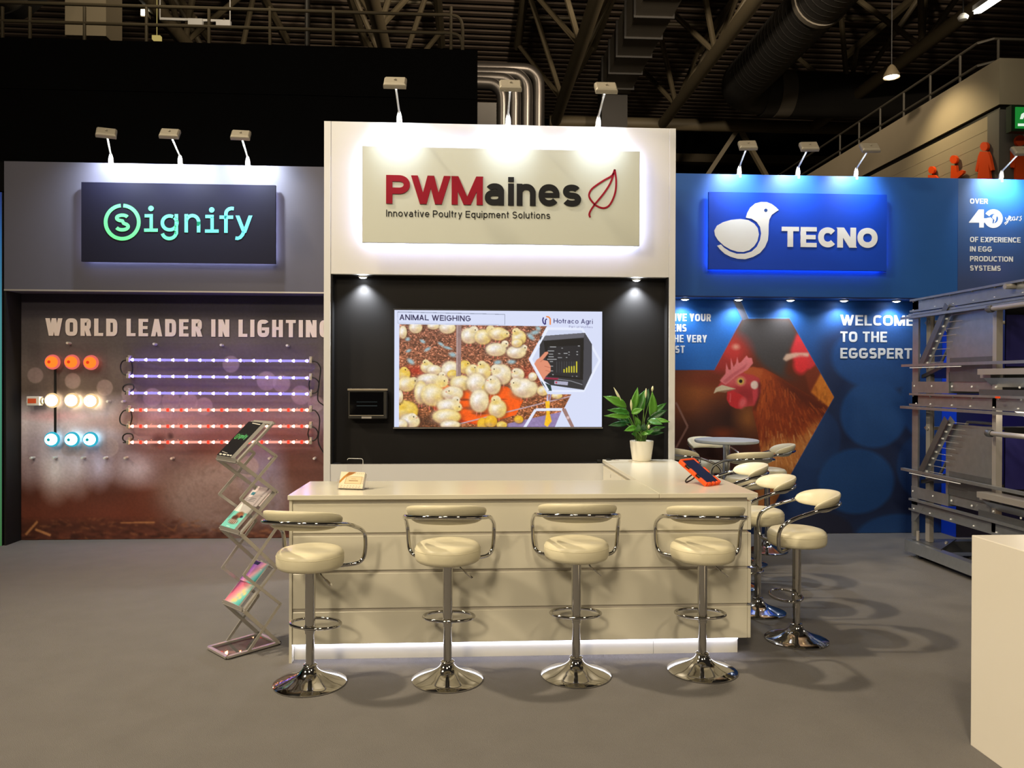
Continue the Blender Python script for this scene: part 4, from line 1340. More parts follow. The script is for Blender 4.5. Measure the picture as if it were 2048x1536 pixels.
proto = make_downlight()
dl = [(726, 556, YR - .052, 2.443, 'small downlight in the top left of the black screen recess', .8, 60), (1273, 562, YR - .052, 2.443, 'small downlight in the top right of the black screen recess', .8, 60)]
for i, u in enumerate((1370, 1477, 1581, 1688, 1793)):
    dl.append((u, 599, YB - .115, ZF, '%s downlight from the tower under the blue fascia' % ('first', 'second', 'third', 'fourth', 'fifth')[i], 1.0, 19))
for i, (u, v, yy, zz, lb, sc, e) in enumerate(dl):
    x = at(u, v, y=yy).x
    o = proto if i == 0 else copy_thing(proto, (x, yy, zz), 0)
    o.location = (x, yy, zz)
    o.scale = (sc, sc, sc)
    o['label'] = lb
    lamp('downlight_beam', 'SPOT', (x, yy - (.0 if i < 2 else .0), zz - .035), e, (.86, .93, 1.0), (x, yy + (.006 if i < 2 else .02), 0), .02, spot=2.0 if i < 2 else 2.5, blend=.95)

# ================================================================== TELEVISION AND WALL CONTROLLER
yv = YR - .06
q = [at(787, 616, y=yv), at(1206, 621.5, y=yv), at(786, 856, y=yv), at(1206, 857.5, y=yv)]
x0, x1, z0, z1 = (q[0].x + q[2].x) / 2, (q[1].x + q[3].x) / 2, (q[2].z + q[3].z) / 2, (q[0].z + q[1].z) / 2
tv = thing('television', 'large flat television showing yellow chicks on a bright screen', 'television', ((x0 + x1) / 2, yv + .05, z0))
MB().box(x0, x1, yv, yv + .035, z0, z1).build('casing', M_plastic, tv, bevel=.003)
MB().box(x0 + .3, x1 - .3, yv + .034, YR, z0 + .2, z1 - .2).build('wall_mount', M_plastic, tv)
MB().box(x0, x1, yv - .002, yv, z0, z0 + .006).build('bottom_edge', M_alu, tv)
MB().box((x0 + x1) / 2 + .5, (x0 + x1) / 2 + .53, yv + .004, yv + .02, z0 - .008, z0).build('sensor', M_plastic, tv)
c = Canvas(560, 318, (214, 221, 247), lambda x, y: ((x - 37) / 1950 * 560 - .5, (y - 35) / 1105 * 318 - .5))
photo = [(85, 170), (1462, 180), (1290, 495), (1470, 828), (1694, 828), (1622, 972), (1540, 1140), (82, 1140)]
pm = c.mask_poly(photo)
white = c.a.copy()
n2, n3, n4 = c.noise(3.2, 2.4, 21), c.noise(7, 5, 22), c.noise(40, 24, 23)
yy_ = (c.yy / c.h)[..., None]
base = np.array([104, 66, 54]) / 255 * (1 - yy_) + np.array([116, 66, 36]) / 255 * yy_
c.a = base * (0.70 + 0.95 * n2 + .45 * n3 - .15)[..., None] + (np.clip(n2 - .72, 0, 1) * 1.3)[..., None] * np.array([.9, .72, .66])
c.ell(250, 610, 120, 40, (190, 40, 22), soft=.8, alpha=.7)
c.ell(1290, 660, 90, 70, (180, 44, 30), soft=.8, alpha=.6)
c.ell(330, 1090, 260, 60, (50, 30, 20), soft=.8, alpha=.6)
rs = np.random.RandomState(9)
for x, y in ((160, 310), (170, 420), (345, 405), (470, 355), (530, 390), (580, 455), (1000, 525), (1130, 520), (1310, 280), (1380, 200), (190, 520), (300, 330), (1350, 240)):
    c.ell(x, y, rs.uniform(22, 44), rs.uniform(12, 22), (156, 196, 208), ang=rs.uniform(-40, 40), soft=.5, alpha=.85)
c.poly([(350, 905), (430, 700), (650, 790), (1000, 745), (1090, 755), (1242, 885), (1175, 1022), (860, 1122), (640, 1090), (440, 1005)], (246, 92, 14), 1, .5)
c.poly([(350, 905), (440, 1005), (640, 1090), (860, 1122), (640, 1060), (450, 980)], (190, 50, 14), .8, 1)
for x, y, w, h in ((740, 960, 60, 30), (700, 880, 50, 20), (840, 1010, 70, 20), (600, 985, 40, 24), (1055, 875, 30, 8)):
    c.ell(x, y, w, h * .5, (70, 30, 20), soft=.6, alpha=.55)
c.line([(640, 1110), (1690, 845)], 12, (190, 166, 176), .9)
c.poly([(1060, 1140), (1100, 1105), (1640, 985), (1640, 1010), (1560, 1140)], (146, 128, 178), .95, .6)
c.line([(1470, 800), (1470, 1140)], 16, (200, 196, 226), .9)
c.line([(1500, 820), (1480, 960)], 12, (150, 150, 210), .8)
c.poly([(1448, 895), (1490, 890), (1492, 1010), (1510, 1085), (1470, 1138), (1440, 1120), (1460, 1010)], (248, 190, 34), 1, .6)
CH = [(118, 245, 36, 60, 0, 0, 0), (235, 200, 60, 54, 0, 0, 0), (400, 185, 55, 32, 0, 0, 0), (530, 200, 76, 56, 0, 0, 0), (735, 275, 80, 75, 775, 222, 0), (862, 285, 78, 72, 932, 214, 1), (1005, 255, 85, 62, 1075, 255, 1),
      (1200, 290, 66, 70, 1172, 232, 1), (985, 405, 95, 62, 1068, 350, 0), (1175, 428, 90, 60, 1245, 388, 0), (1180, 340, 50, 40, 0, 0, 1), (345, 575, 62, 55, 330, 530, 1), (410, 600, 66, 46, 0, 0, 0), (560, 600, 84, 84, 0, 0, 0),
      (580, 640, 50, 40, 0, 0, 2), (690, 570, 50, 62, 712, 540, 2), (760, 610, 60, 62, 775, 578, 1), (868, 610, 70, 84, 852, 548, 1), (1040, 640, 90, 96, 985, 592, 0), (1190, 640, 60, 58, 1170, 612, 0),
      (130, 640, 56, 60, 130, 600, 2), (150, 735, 80, 70, 218, 705, 1), (365, 690, 112, 56, 480, 648, 0), (285, 812, 60, 108, 0, 0, 1), (395, 835, 108, 106, 482, 706, 1), (655, 722, 98, 74, 0, 0, 1), (800, 722, 88, 92, 0, 0, 0),
      (890, 790, 40, 60, 0, 0, 2), (955, 745, 74, 86, 950, 690, 0), (580, 822, 96, 68, 560, 800, 0), (1255, 770, 122, 92, 1168, 722, 0), (1330, 660, 40, 40, 0, 0, 0), (1425, 795, 54, 46, 0, 0, 1), (1560, 840, 50, 30, 0, 0, 1),
      (545, 940, 108, 66, 612, 884, 0), (830, 890, 88, 108, 0, 0, 0), (525, 1040, 130, 72, 628, 950, 1), (1000, 965, 84, 88, 985, 884, 1), (150, 985, 108, 92, 110, 930, 2), (185, 1085, 90, 70, 205, 1045, 0), (100, 1115, 60, 50, 0, 0, 0),
      (860, 1112, 48, 60, 0, 0, 3), (940, 1085, 56, 56, 0, 0, 3), (1040, 1120, 48, 34, 0, 0, 2), (1200, 1066, 42, 36, 0, 0, 3), (560, 1118, 92, 40, 0, 0, 0), (90, 850, 30, 60, 0, 0, 0)]
for x, y, rx_, ry_, hx, hy, tone in CH:
    yel, whi = [((226, 202, 138), (244, 242, 250)), ((226, 192, 92), (244, 240, 236)), ((226, 182, 54), (238, 216, 140)), ((224, 164, 24), (244, 196, 60))][tone]
    c.ell(x + 5, y + ry_ * .16, rx_ * 1.08, ry_ * 1.05, (70, 36, 24), soft=.25, alpha=.6)
    if y < 1000 and ry_ > 60:
        for s_ in (-.25, .2):
            c.line([(x + rx_ * s_, y + ry_ * .8), (x + rx_ * s_ - 6, y + ry_ * 1.35)], 9, (226, 110, 90), .8)
    c.ell(x, y, rx_, ry_, yel, soft=.10)
    c.ell(x - rx_ * .1, y - ry_ * .12, rx_ * .75, ry_ * .7, whi, soft=.6, alpha=.85)
    c.ell(x + rx_ * .35, y + ry_ * .25, rx_ * .4, ry_ * .45, yel, soft=.8, alpha=.7)
    c.ell(x - rx_ * .25, y + ry_ * .62, rx_ * .7, ry_ * .34, (190, 150, 128), soft=.8, alpha=.6)
    if hx:
        hr = min(rx_, ry_) * .56
        c.ell(hx, hy, hr, hr * .95, tuple(p * .5 + q * .5 for p, q in zip(yel, whi)), soft=.12)
        c.ell(hx, hy + hr * .4, hr * .8, hr * .5, yel, soft=.7, alpha=.7)
        sx = 1 if hx >= x else -1
        c.ell(hx + sx * hr * .35, hy - hr * .05, 5, 6, (30, 20, 24), soft=.3)
        c.poly([(hx + sx * hr * .9, hy), (hx + sx * hr * 1.35, hy + 8), (hx + sx * hr * .85, hy + 14)], (226, 140, 110))
c.poly([(612, 178), (660, 178), (656, 655), (612, 662)], (150, 124, 122), .95)
c.line([(622, 178), (620, 655)], 10, (190, 166, 164), .7)
c.a = white * (1 - pm[..., None]) + c.a * pm[..., None]
fuzz = (c.noise(2.2, 2.2, 31) - .5) * .08 + (c.noise(6, 6, 32) - .5) * .10
c.a = np.clip(c.a * (1 + fuzz[..., None] * pm[..., None]), 0, 1)
# white frame of the lower hexagon and the device picture
c.line([(1245, 1160), (1358, 974), (1612, 972)], 26, (224, 230, 250))
c.poly([(1608, 972), (1540, 1140), (1730, 1140)], (214, 221, 247))
c.poly([(1606, 972), (1640, 960), (1724, 1138), (1690, 1138)], (150, 110, 100), .9)
c.ell(1664, 1050, 14, 14, (220, 190, 190), soft=.4)
c.poly([(1455, 190), (1800, 190), (1975, 500), (1820, 800), (1470, 800), (1296, 495)], (228, 234, 252))
c.poly([(1470, 215), (1790, 215), (1950, 500), (1805, 785), (1485, 785), (1325, 495)], (206, 214, 240))
c.poly([(1396, 275), (1822, 240), (1890, 350), (1890, 620), (1815, 785), (1500, 740), (1420, 690), (1390, 640)], (46, 46, 52))
c.poly([(1396, 275), (1822, 240), (1812, 285), (1432, 318)], (96, 96, 106))
c.poly([(1808, 285), (1824, 245), (1888, 350), (1888, 620), (1815, 780), (1800, 700)], (66, 66, 74))
c.poly([(1432, 318), (1812, 290), (1806, 690), (1475, 655)], (16, 16, 20))
c.poly([(1470, 375), (1780, 360), (1775, 668), (1480, 640)], (34, 34, 40))
c.line([(1430, 665), (1690, 700), (1800, 735)], 8, (150, 152, 160), .8)
c.poly([(1430, 665), (1580, 672), (1560, 690), (1440, 682)], (150, 24, 60), .9)
c.poly([(1535, 698), (1664, 708), (1660, 742), (1535, 730)], (172, 172, 196))
c.ell(1552, 715, 9, 9, (200, 60, 80), soft=.3)
for i, (hh) in enumerate((0, 0, 0, 34, 48, 62, 62, 66, 110)):
    x = 1556 + 23.5 * i
    c.line([(x, 515), (x, 620)], 5, (90, 92, 98), .7)
    if hh:
        c.line([(x, 622 - hh), (x, 620)], 12, (206, 196, 50))
for x, y, w in ((1500, 415, 60), (1502, 445, 40), (1502, 470, 50), (1510, 495, 90), (1505, 515, 30), (1505, 560, 36), (1508, 605, 30), (1580, 440, 20), (1640, 437, 36), (1672, 425, 14), (1672, 450, 14), (1585, 478, 40), (1650, 476, 14), (1750, 422, 16), (1750, 448, 16), (1606, 388, 16), (1520, 376, 60), (1765, 366, 20), (1520, 640, 14), (1705, 655, 12), (1745, 655, 14)):
    c.line([(x - w / 2, y), (x + w / 2, y)], 8, (196, 198, 200), .75)
c.poly([(1332, 560), (1365, 500), (1395, 480), (1445, 425), (1470, 420), (1478, 436), (1425, 500), (1470, 510), (1500, 560), (1500, 610), (1470, 640), (1450, 660), (1430, 700), (1390, 650)], (222, 142, 112), 1, .5)
for p in ([(1425, 500), (1400, 520)], [(1440, 560), (1500, 575)], [(1450, 600), (1495, 612)]):
    c.line(p, 6, (170, 90, 70), .7, .5)
c.poly([(1410, 700), (1450, 720), (1500, 740), (1512, 800), (1480, 800), (1420, 730)], (30, 56, 54))
c.line([(1470, 205), (1308, 495), (1478, 792)], 18, (232, 238, 254))
c.line([(1478, 800), (1815, 800), (1968, 505)], 10, (232, 238, 254))
# slide title and logo
c.line([(68, 55), (1066, 70), (1066, 168)], 4, (90, 100, 120))
c.line([(68, 55), (70, 162), (1066, 168)], 3, (120, 130, 150), .6)


def paint_text(txt, x, y, cap, sw, width, col, sq=2.2, slope=0.012, **kw):
    wide = 1.0
    for _ in range(4):
        P, w = text_polys(txt, cap, sw, wide=wide, sq=sq, **kw)
        wide *= 1 + (width / w - 1) * 1.15
    for p in P:
        c.poly([(x + a_ * width / w, y - b_ + a_ * slope) for a_, b_ in p], col)


paint_text('ANIMAL WEIGHING', 86, 130, 52, 9, 660, (26, 24, 70), track=.14, space=.34)
paint_text('Hotraco Agri', 1526, 150, 44, 6.5, 370, (36, 30, 90), track=.15, space=.34)
paint_text('Part of Munters', 1672, 192, 19, 2.6, 224, (128, 130, 168), track=.18, space=.36)
c.line([(1430, 96), (1422, 120), (1428, 148), (1444, 164)], 12, (34, 26, 110))
c.line([(1448, 164), (1448, 120), (1462, 110)], 12, (34, 26, 110))
c.line([(1455, 88), (1480, 92), (1494, 110), (1494, 165)], 12, (240, 130, 40))
b = .012
c.sheet('screen', lambda s, t: (x0 + .009 + s * (x1 - x0 - .018), yv - .0025, z1 - .012 - t * (z1 - z0 - .024)), print_mat('lit_screen', emit=1.0), tv)

yc = YR - .10
p0, p1 = at(696, 838, y=yc), at(774, 780, y=yc)
wd = thing('wall_controller', 'small dark climate controller panel mounted left of the television', 'controller', ((p0.x + p1.x) / 2, YR, p0.z))
MB().box(p0.x, p1.x, yc, YR, p0.z, p1.z).build('casing', mat('dark_olive_plastic', (40, 38, 34), .45), wd, bevel=.008)
MB().box(p0.x - .004, p1.x + .004, yc - .006, yc + .05, p1.z - .004, p1.z + .010).build('top_lip', mat('olive_grey_plastic', (150, 140, 124), .45), wd)
MB().box(p0.x + .014, p1.x - .028, yc - .003, yc, p0.z + .034, p1.z - .016).build('display_glass', M_glassb, wd)
MB().box(p0.x + .012, p1.x - .026, yc - .005, yc, p0.z + .026, p0.z + .031).build('trim_line', mat('pale_trim', (150, 142, 128), .4), wd)
xm = (p0.x + p1.x) / 2 - .012
MB().box(xm - .035, xm + .045, yc - .004, yc, p0.z + .004, p0.z + .02).build('name_plate', M_alu, wd)
MB().box(xm - .075, xm + .09, yc - .0045, yc - .003, p0.z + .105, p0.z + .109).box(xm - .075, xm + .09, yc - .0045, yc - .003, p0.z + .137, p0.z + .1395).build('display_line', glow('dim_display', (110, 120, 118), .35), wd)

# ================================================================== LEFT BAY: clear boards, bulbs, tubes
yA = YB - .06                     # face of the clear boards
cl = []
for lb, u0, u1, v0, v1, studs in (('left clear acrylic board carrying nine round bulbs', 55, 214, 687, 917, [(135, 686), (62, 916), (107, 916), (164, 916), (209, 916), (215, 803), (56, 803)]),
                                  ('right clear acrylic board carrying six light tubes', 246, 636, 688, 921, [(308, 688), (442, 690), (574, 691), (245, 803), (250, 916), (343, 917), (538, 917), (628, 917)])):
    a, b = at(u0, v1, y=yA), at(u1, v0, y=yA)
    t = thing('clear_board', lb, 'display board', ((a.x + b.x) / 2, YB, a.z), group=None)
    MB().box(a.x, b.x, yA, yA + .005, a.z, b.z).build('acrylic_sheet', M_clear, t)
    for u, v in studs:
        p = at(u, v, y=yA)
        MB().lathe([(0, -.012), (.011, -.011), (.0125, 0), (.0125, .0575)], 14, (p.x, yA, p.z), 'Y').build('standoff', M_white, t)
    cl.append(t)


def make_bulb():
    t = thing('round_bulb', 'x', 'bulb', (0, 0, 0), world=False)
    MB().lathe([(0, -.098), (.02, -.095), (.038, -.086), (.050, -.070), (.056, -.05), (.054, -.034)], 28, axis='Y').build('globe', M_white, t)
    MB().lathe([(.052, -.040), (.066, -.044), (.073, -.036), (.074, -.026), (.066, -.010), (.05, 0), (.04, .0)], 32, axis='Y').build('rim', M_white, t)
    MB().lathe([(0, -.1000), (.016, -.0975)], 16, axis='Y').build('centre_spot', M_white, t)
    return t


bm_proto = make_bulb()
cols = [((255, 84, 24), (255, 120, 110), (250, 70, 40), 3.0, 'red', (724, 724, 725), 1.0, (1, .18, .08)), ((255, 232, 180), (240, 206, 150), (255, 226, 150), 28.0, 'white', (801, 801, 802), 1.0, (1, .78, .5)),
        ((170, 244, 255), (60, 196, 226), (20, 190, 200), 9.0, 'cyan', (879, 879, 879), 1.0, (.5, .92, 1.0))]
us = ((103, 142, 180), (102.5, 142, 180), (102, 142, 179))
first = True
for r_, (cg, crim, csp, st, nm, vs, k, lc) in enumerate(cols):
    mg, mr, ms = glow(nm + '_globe_glow', cg, st), glow(nm + '_rim_glow', crim, {'red': .75, 'white': 1.1, 'cyan': .8}[nm]), glow(nm + '_spot_glow', csp, {'red': .8, 'white': 3.0, 'cyan': .6}[nm])
    for i in range(3):
        p = at(us[r_][i], vs[i], y=yA - .05)
        o = bm_proto if first else copy_thing(bm_proto, (0, 0, 0), 0)
        first = False
        o.location = (p.x, yA, p.z)
        o['label'] = '%s bulb in the %s row of the lit %s round bulbs' % (('left', 'middle', 'right')[i], ('top', 'middle', 'bottom')[r_], nm)
        o['group'] = 'lit %s round bulbs' % nm
        o.scale = (1.0, 1.0, 1.0)
        for ch in o.children:
            s0 = ch.data
            ch.data = ch.data.copy()
            ch.data.materials.clear()
            n = ch.name.split('.')[0]
            ch.data.materials.append({'globe': mg, 'rim': mr, 'centre_spot': ms}[n])
p0, p1 = at(107, 720, y=yA - .004), at(113, 892, y=yA - .004)
tag(MB().box(p0.x + .008, p0.x + .028, yA - .012, yA, p1.z, p0.z).build('cable_duct', M_plastic), 'thin black vertical strip behind the bulbs', 'strip')
p0, p1 = at(54, 811, y=yA - .06), at(84, 793, y=yA - .06)
bx = thing('bulb_box', 'small white and orange product box left of the white bulbs', 'box', ((p0.x + p1.x) / 2, yA, p0.z))
MB().box(p0.x, p1.x - .02, yA - .07, yA, p0.z, p1.z).build('carton', M_white, bx, bevel=.004)
MB().box(p0.x + .012, p1.x - .05, yA - .0715, yA - .07, p0.z + .022, p1.z - .02).build('label', mat('orange_label', (222, 92, 48), .5), bx)
MB().lathe([(.03, 0), (.03, .02), (.018, .025)], 16, M=Matrix.Translation((p1.x - .02, yA - .035, (p0.z + p1.z) / 2)) @ Matrix.Rotation(PI / 2, 4, 'Y')).build('end_cap', M_lamp, bx)


def tube_light(i, v0, v1, kind, label):
    ya = yA - .05
    a, b = at(258, v0, y=ya), at(621, v1, y=ya)
    t = thing('tube_light', label, 'light tube', (a.x, yA, a.z), group='%s light tubes' % ('violet blue' if kind == 'b' else 'orange red'))
    body, dot = (M_tb, M_db) if kind == 'b' else (M_tr, M_dr)
    MB().tube([a, b], .0125, 12).build('tube', body, t)
    for n in range(14):
        s = .02 + .96 * n / 13
        p = a.lerp(b, s)
        MB().lathe([(0, -.022), (.009, -.010), (.0155, .007), (.009, .012), (0, .015)], 10, M=Matrix.Translation(p - Vector((0, .008, 0))) @ Matrix.Rotation(PI / 2, 4, 'Y')).build('diode', dot, t)
    if kind == 'r':
        for n in range(13):
            if n % 3 != 1:
                p = a.lerp(b, .02 + .96 * (n + .62) / 13)
                MB().lathe([(0, -.016), (.017, -.01), (.017, .01), (0, .016)], 8, M=Matrix.Translation(p - Vector((0, .006, 0))) @ Matrix.Rotation(PI / 2, 4, 'Y')).build('red_diode', M_dr2, t)
    for p, s in ((a, 1), (b, -1)):
        m = MB()
        m.box(p.x - .016 - .004 * s, p.x + .012 - .004 * s, ya - .022, ya + .02, p.z - .022, p.z + .022)
        m.box(p.x - .014, p.x + .014, ya, yA, p.z + .015, p.z + .045)
        m.build('end_holder', M_lamp, t, bevel=.004)
    return a, b


M_tb, M_db = glow('violet_tube_glow', (166, 152, 250), 1.15), glow('violet_diode_glow', (120, 96, 255), 60)
M_tr, M_dr, M_dr2 = glow('red_tube_glow', (246, 164, 146), 1.1), glow('warm_diode_glow', (255, 150, 104), 45), glow('red_diode_glow', (255, 50, 34), 2.6)
ends = []
nmz = ['topmost', 'middle', 'lowest']
for i, (v0, v1) in enumerate(((719.5, 722), (752, 756), (786, 788))):
    ends.append(tube_light(i, v0, v1, 'b', '%s of the three violet blue light tubes' % nmz[i]))
for i, (v0, v1) in enumerate(((820, 820), (852.5, 852.5), (884.5, 884))):
    ends.append(tube_light(i, v0, v1, 'r', '%s of the three orange red light tubes' % nmz[i]))
yk = yA - .045
for lb, P in (('black cable loop joining the upper two violet tubes on the left', [(258, 720), (246, 722), (241, 733), (245, 747), (258, 752)]),
              ('small black cable loop at the left end of the lowest violet tube', [(250, 788), (258, 784), (267, 778), (266, 770), (256, 768), (247, 773), (247, 781), (256, 786)]),
              ('black cable loop joining the upper two red tubes on the left', [(258, 820), (247, 822), (240, 834), (242, 847), (256, 853)]),
              ('small black cable loop at the left end of the lowest red tube', [(246, 885), (258, 884), (266, 877), (264, 869), (255, 867), (247, 871), (246, 879), (254, 885)]),
              ('black cable from the top violet tube down to the wall edge', [(620, 722), (633, 724), (641, 736), (640, 752), (637, 775), (636, 800), (648, 811)]),
              ('black cable loop joining the lower two violet tubes on the right', [(621, 755), (631, 757), (638, 767), (634, 783), (622, 788)]),
              ('black cable from the top red tube down to the wall edge', [(620, 820), (631, 822), (639, 836), (638, 860), (637, 885), (648, 907)]),
              ('black cable loop joining the lower two red tubes on the right', [(620, 853), (630, 856), (636, 866), (632, 878), (620, 884)]),
              ('short black connector lead between the upper violet tubes', [(263, 722), (265, 736), (264, 752)]),
              ('short black connector lead between the upper red tubes', [(262, 823), (264, 836), (260, 851)]),
              ('short black connector lead between the right ends of violet tubes', [(620, 757), (618, 770), (621, 786)]),
              ('short black connector lead between the right ends of red tubes', [(619, 854), (616, 868), (620, 882)])):
    tag(MB().tube(smooth_path([at(u, v, y=yk) for u, v in P], 6), .0065, 8).build('cable', M_plastic), lb, 'cable', 'cables of the light tubes')

# ================================================================== RECEPTION COUNTER
ZC = 0.951
M_ctr = mat('counter_laminate', (230, 225, 207), 0.22, vary=.012)
M_groove = mat('counter_carcass', (206, 200, 190), 0.55, vary=.02)
CF = 4.400                                            # front face of the boards
tag(MB().box(-1.017, 1.092, 4.376, 4.982, ZC - .026, ZC).build('worktop', M_ctr, bevel=.002),
    'long white worktop of the counter facing the camera', 'worktop')
tag(MB().box(1.094, 1.672, 4.376, 6.284, ZC - .026, ZC).build('worktop', M_ctr, bevel=.002),
    'white worktop of the side arm running back to the tower', 'worktop')
fb = thing('counter_base', 'white front base of the counter with grooved boards and lit kick strip', 'counter', (.3, 4.6, 0))
MB().box(-.998, 1.6205, CF + .011, 4.96, .10, ZC - .026).build('carcass', M_groove, fb)
MB().box(-1.012, -.996, CF - .004, 4.965, 0, ZC - .026).build('side_panel', M_ctr, fb, bevel=.001)
for z0, z1 in ((.103, .287), (.305, .504), (.521, .716), (.733, .900)):
    MB().box(-.994, 1.6215, CF, CF + .0105, z0, z1).build('board', M_ctr, fb, bevel=.003)
MB().box(-.994, 1.08, CF + .055, CF + .07, 0, .103).build('kick_panel', M_ctr, fb)
MB().box(1.082, 1.583, CF + .055, CF + .07, 0, .103).build('kick_panel', M_ctr, fb)
MB().box(-.992, 1.578, CF + .036, CF + .054, .086, .101).build('light_strip', glow('kick_light', (226, 228, 255), 11), fb)
sb = thing('counter_base', 'white side base of the counter under the worktop that meets the tower', 'counter', (1.35, 5.4, 0))
MB().box(1.115, 1.6205, 4.965, 6.28, .10, ZC - .026).build('carcass', M_groove, sb)
for z0, z1 in ((.103, .287), (.305, .504), (.521, .716), (.733, .900)):
    MB().box(1.6225, 1.642, 4.9665, 6.28, z0, z1).build('board', M_ctr, sb, bevel=.003)
    MB().box(1.6225, 1.642, CF, 4.9645, z0, z1).build('board', M_ctr, fb, bevel=.003)
MB().box(1.57, 1.585, 4.967, 6.27, 0, .10).build('kick_panel', M_ctr, sb)
MB().box(1.57, 1.585, CF + .072, 4.963, 0, .10).build('kick_panel', M_ctr, fb)
MB().box(1.116, 1.131, 4.97, 6.28, 0, .10).build('kick_panel', M_ctr, sb)
d_ = MB().box(1.098, 1.115, 5.55, 6.27, .06, ZC - .05).build('door', M_ctr, sb, bevel=.002)
MB().box(1.096, 1.0985, 5.93, 5.94, .845, .87).build('keyhole', M_alu, d_)
MB().box(1.098, 1.115, 4.99, 5.54, .06, ZC - .05).build('door', M_ctr, sb, bevel=.002)

# ================================================================== BAR STOOLS
M_seat = mat('cream_leatherette', (228, 220, 190), 0.36, vary=.03, scale=14, bump=.06, bump_scale=60)


def make_stool():
    """Origin on the floor at the column; the sitter faces +y, the backrest is at -y. Seat middle at 0.69 m."""
    t = thing('bar_stool', 'x', 'bar stool', (0, 0, 0), world=False, group='cream bar stools')
    MB().lathe([(0, 0), (.186, 0), (.1905, .003), (.190, .007), (.178, .014), (.150, .0235), (.115, .035), (.082, .0475), (.058, .061), (.044, .074), (.037, .086), (.034, .092), (.0, .092)], 56).build('base', M_chrome, t)
    m = MB()
    m.lathe([(.033, .078), (.037, .081), (.037, .088), (.033, .092), (.036, .095), (.036, .099), (.030, .104), (.024, .105)], 32)
    m.build('collar', M_chrome, t)
    MB().lathe([(.0225, .09), (.0225, .30)], 28).build('lower_column', M_chrome, t)
    MB().lathe([(.0225, .287), (.0265, .287), (.0265, .622), (.05, .624), (.05, .634)], 28).build('upper_column', M_chrome, t)
    st = MB()
    st.lathe([(0, .634), (.140, .634), (.158, .637), (.169, .645), (.1745, .660), (.1755, .685), (.1745, .704), (.169, .718), (.156, .730), (.128, .738), (.08, .743), (0, .745)], 56)
    s_ = st.build('seat', M_seat, t)
    MB().tube([(.1742 * math.cos(a), .1742 * math.sin(a), .703) for a in np.linspace(0, 2 * PI, 56, endpoint=False)], .0016, 6, closed=True).build('seam', M_seat, s_)
    # backrest pad bent round the sitter
    rows = []
    A = math.radians(77)
    for i in range(41):
        f = -1 + 2 * i / 40
        a = -PI / 2 + f * A
        tap = math.sqrt(max(0.0, 1 - abs(f) ** 5.0)) * (1 - .22 * f * f)
        hh, tt = max(.004, .055 * tap), max(.003, .027 * tap)
        dz = -.022 * f * f
        row = []
        for k in range(20):
            b = 2 * PI * k / 20
            cb, sb_ = math.cos(b), math.sin(b)
            ox = math.copysign(abs(cb) ** .8, cb) * tt
            oz = math.copysign(abs(sb_) ** .8, sb_) * hh
            r = .200 + ox + .50 * oz + .015 * (1 - f * f)
            row.append((r * math.cos(a), r * math.sin(a) * .98, .915 + oz + dz))
        rows.append(row)
    m = MB().grid(rows, closed_u=True)
    m.add(rows[0], [tuple(range(20))]).add(rows[-1], [tuple(range(20))[::-1]])
    m.build('backrest', M_seat, t)
    half = [(0, -.2435, .910), (.079, -.231, .908), (.147, -.193, .902), (.198, -.134, .893), (.222, -.062, .882), (.231, .0, .864), (.234, .065, .842), (.2395, .118, .818), (.2405, .158, .785), (.239, .174, .742), (.236, .176, .695),
            (.228, .170, .656), (.206, .155, .633), (.165, .125, .6275), (.09, .07, .6275)]
    full = [(-x, y, z) for x, y, z in half[::-1]] + half[1:]
    MB().tube(smooth_path(full, 5), .0112, 12).build('arm_tube', M_chrome, t)
    fr = [(.1375 * math.cos(a), .066 + .092 * math.sin(a), .318) for a in np.linspace(0, 2 * PI, 56, endpoint=False)]
    m = MB().tube(fr, .0085, 10, closed=True)
    m.lathe([(.0265, .300), (.0295, .302), (.0295, .328), (.0265, .330)], 24)
    m.build('footrest', M_chrome, t)
    m = MB().tube(smooth_path([(.035, -.01, .628), (.058, -.015, .618), (.075, -.018, .596), (.098, -.024, .578)], 4), .0042, 8)
    m.bar((.096, -.024, .580), (.134, -.034, .552), .016, .006)
    m.build('height_lever', M_chrome, t)
    return t


proto = make_stool()
stools = [(-.835, 4.105, -.24, -.022, 'cream bar stool at the left end of the counter front, beside the brochure stand'),
          (-.113, 4.122, -.07, 0.0, 'second cream bar stool from the brochure stand along the counter front'),
          (.582, 4.150, -.09, 0.0, 'third cream bar stool from the brochure stand along the counter front'),
          (1.287, 4.180, -.13, -.02, 'cream bar stool at the counter front right under the orange tablet'),
          (2.025, 4.655, PI / 2 - .12, -.045, 'cream bar stool standing nearest on the right side of the counter'),
          (2.0, 5.235, PI / 2 - .06, -.02, 'middle one of three cream bar stools along the right side of the counter'),
          (2.07, 5.90, PI / 2 - .04, -.01, 'cream bar stool at the counter side, third and mostly hidden'),
          (2.415, 6.62, .12, .03, 'cream bar stool seen from behind in front of the round table'),
          (2.80, 7.10, PI / 2 - .25, .045, 'cream bar stool on the right of the round bar table'),
          (2.42, 7.57, PI + .25, .06, 'cream bar stool behind the round bar table, by the hen graphic'),
          (1.975, 6.86, -PI / 2 + .45, .04, 'cream bar stool half hidden behind the right edge of the tower')]
RAISED = ('seat', 'backrest', 'arm_tube', 'upper_column', 'footrest', 'height_lever')
for i, (x, y, rz, dz, lb) in enumerate(stools):
    o = proto if i == 0 else copy_thing(proto, (x, y, 0), rz)
    o.location, o.rotation_euler = (x, y, 0), (0, 0, rz)
    o['label'] = lb
    for ch in o.children:
        if ch.name.split('.')[0] in RAISED:
            ch.location.z = dz

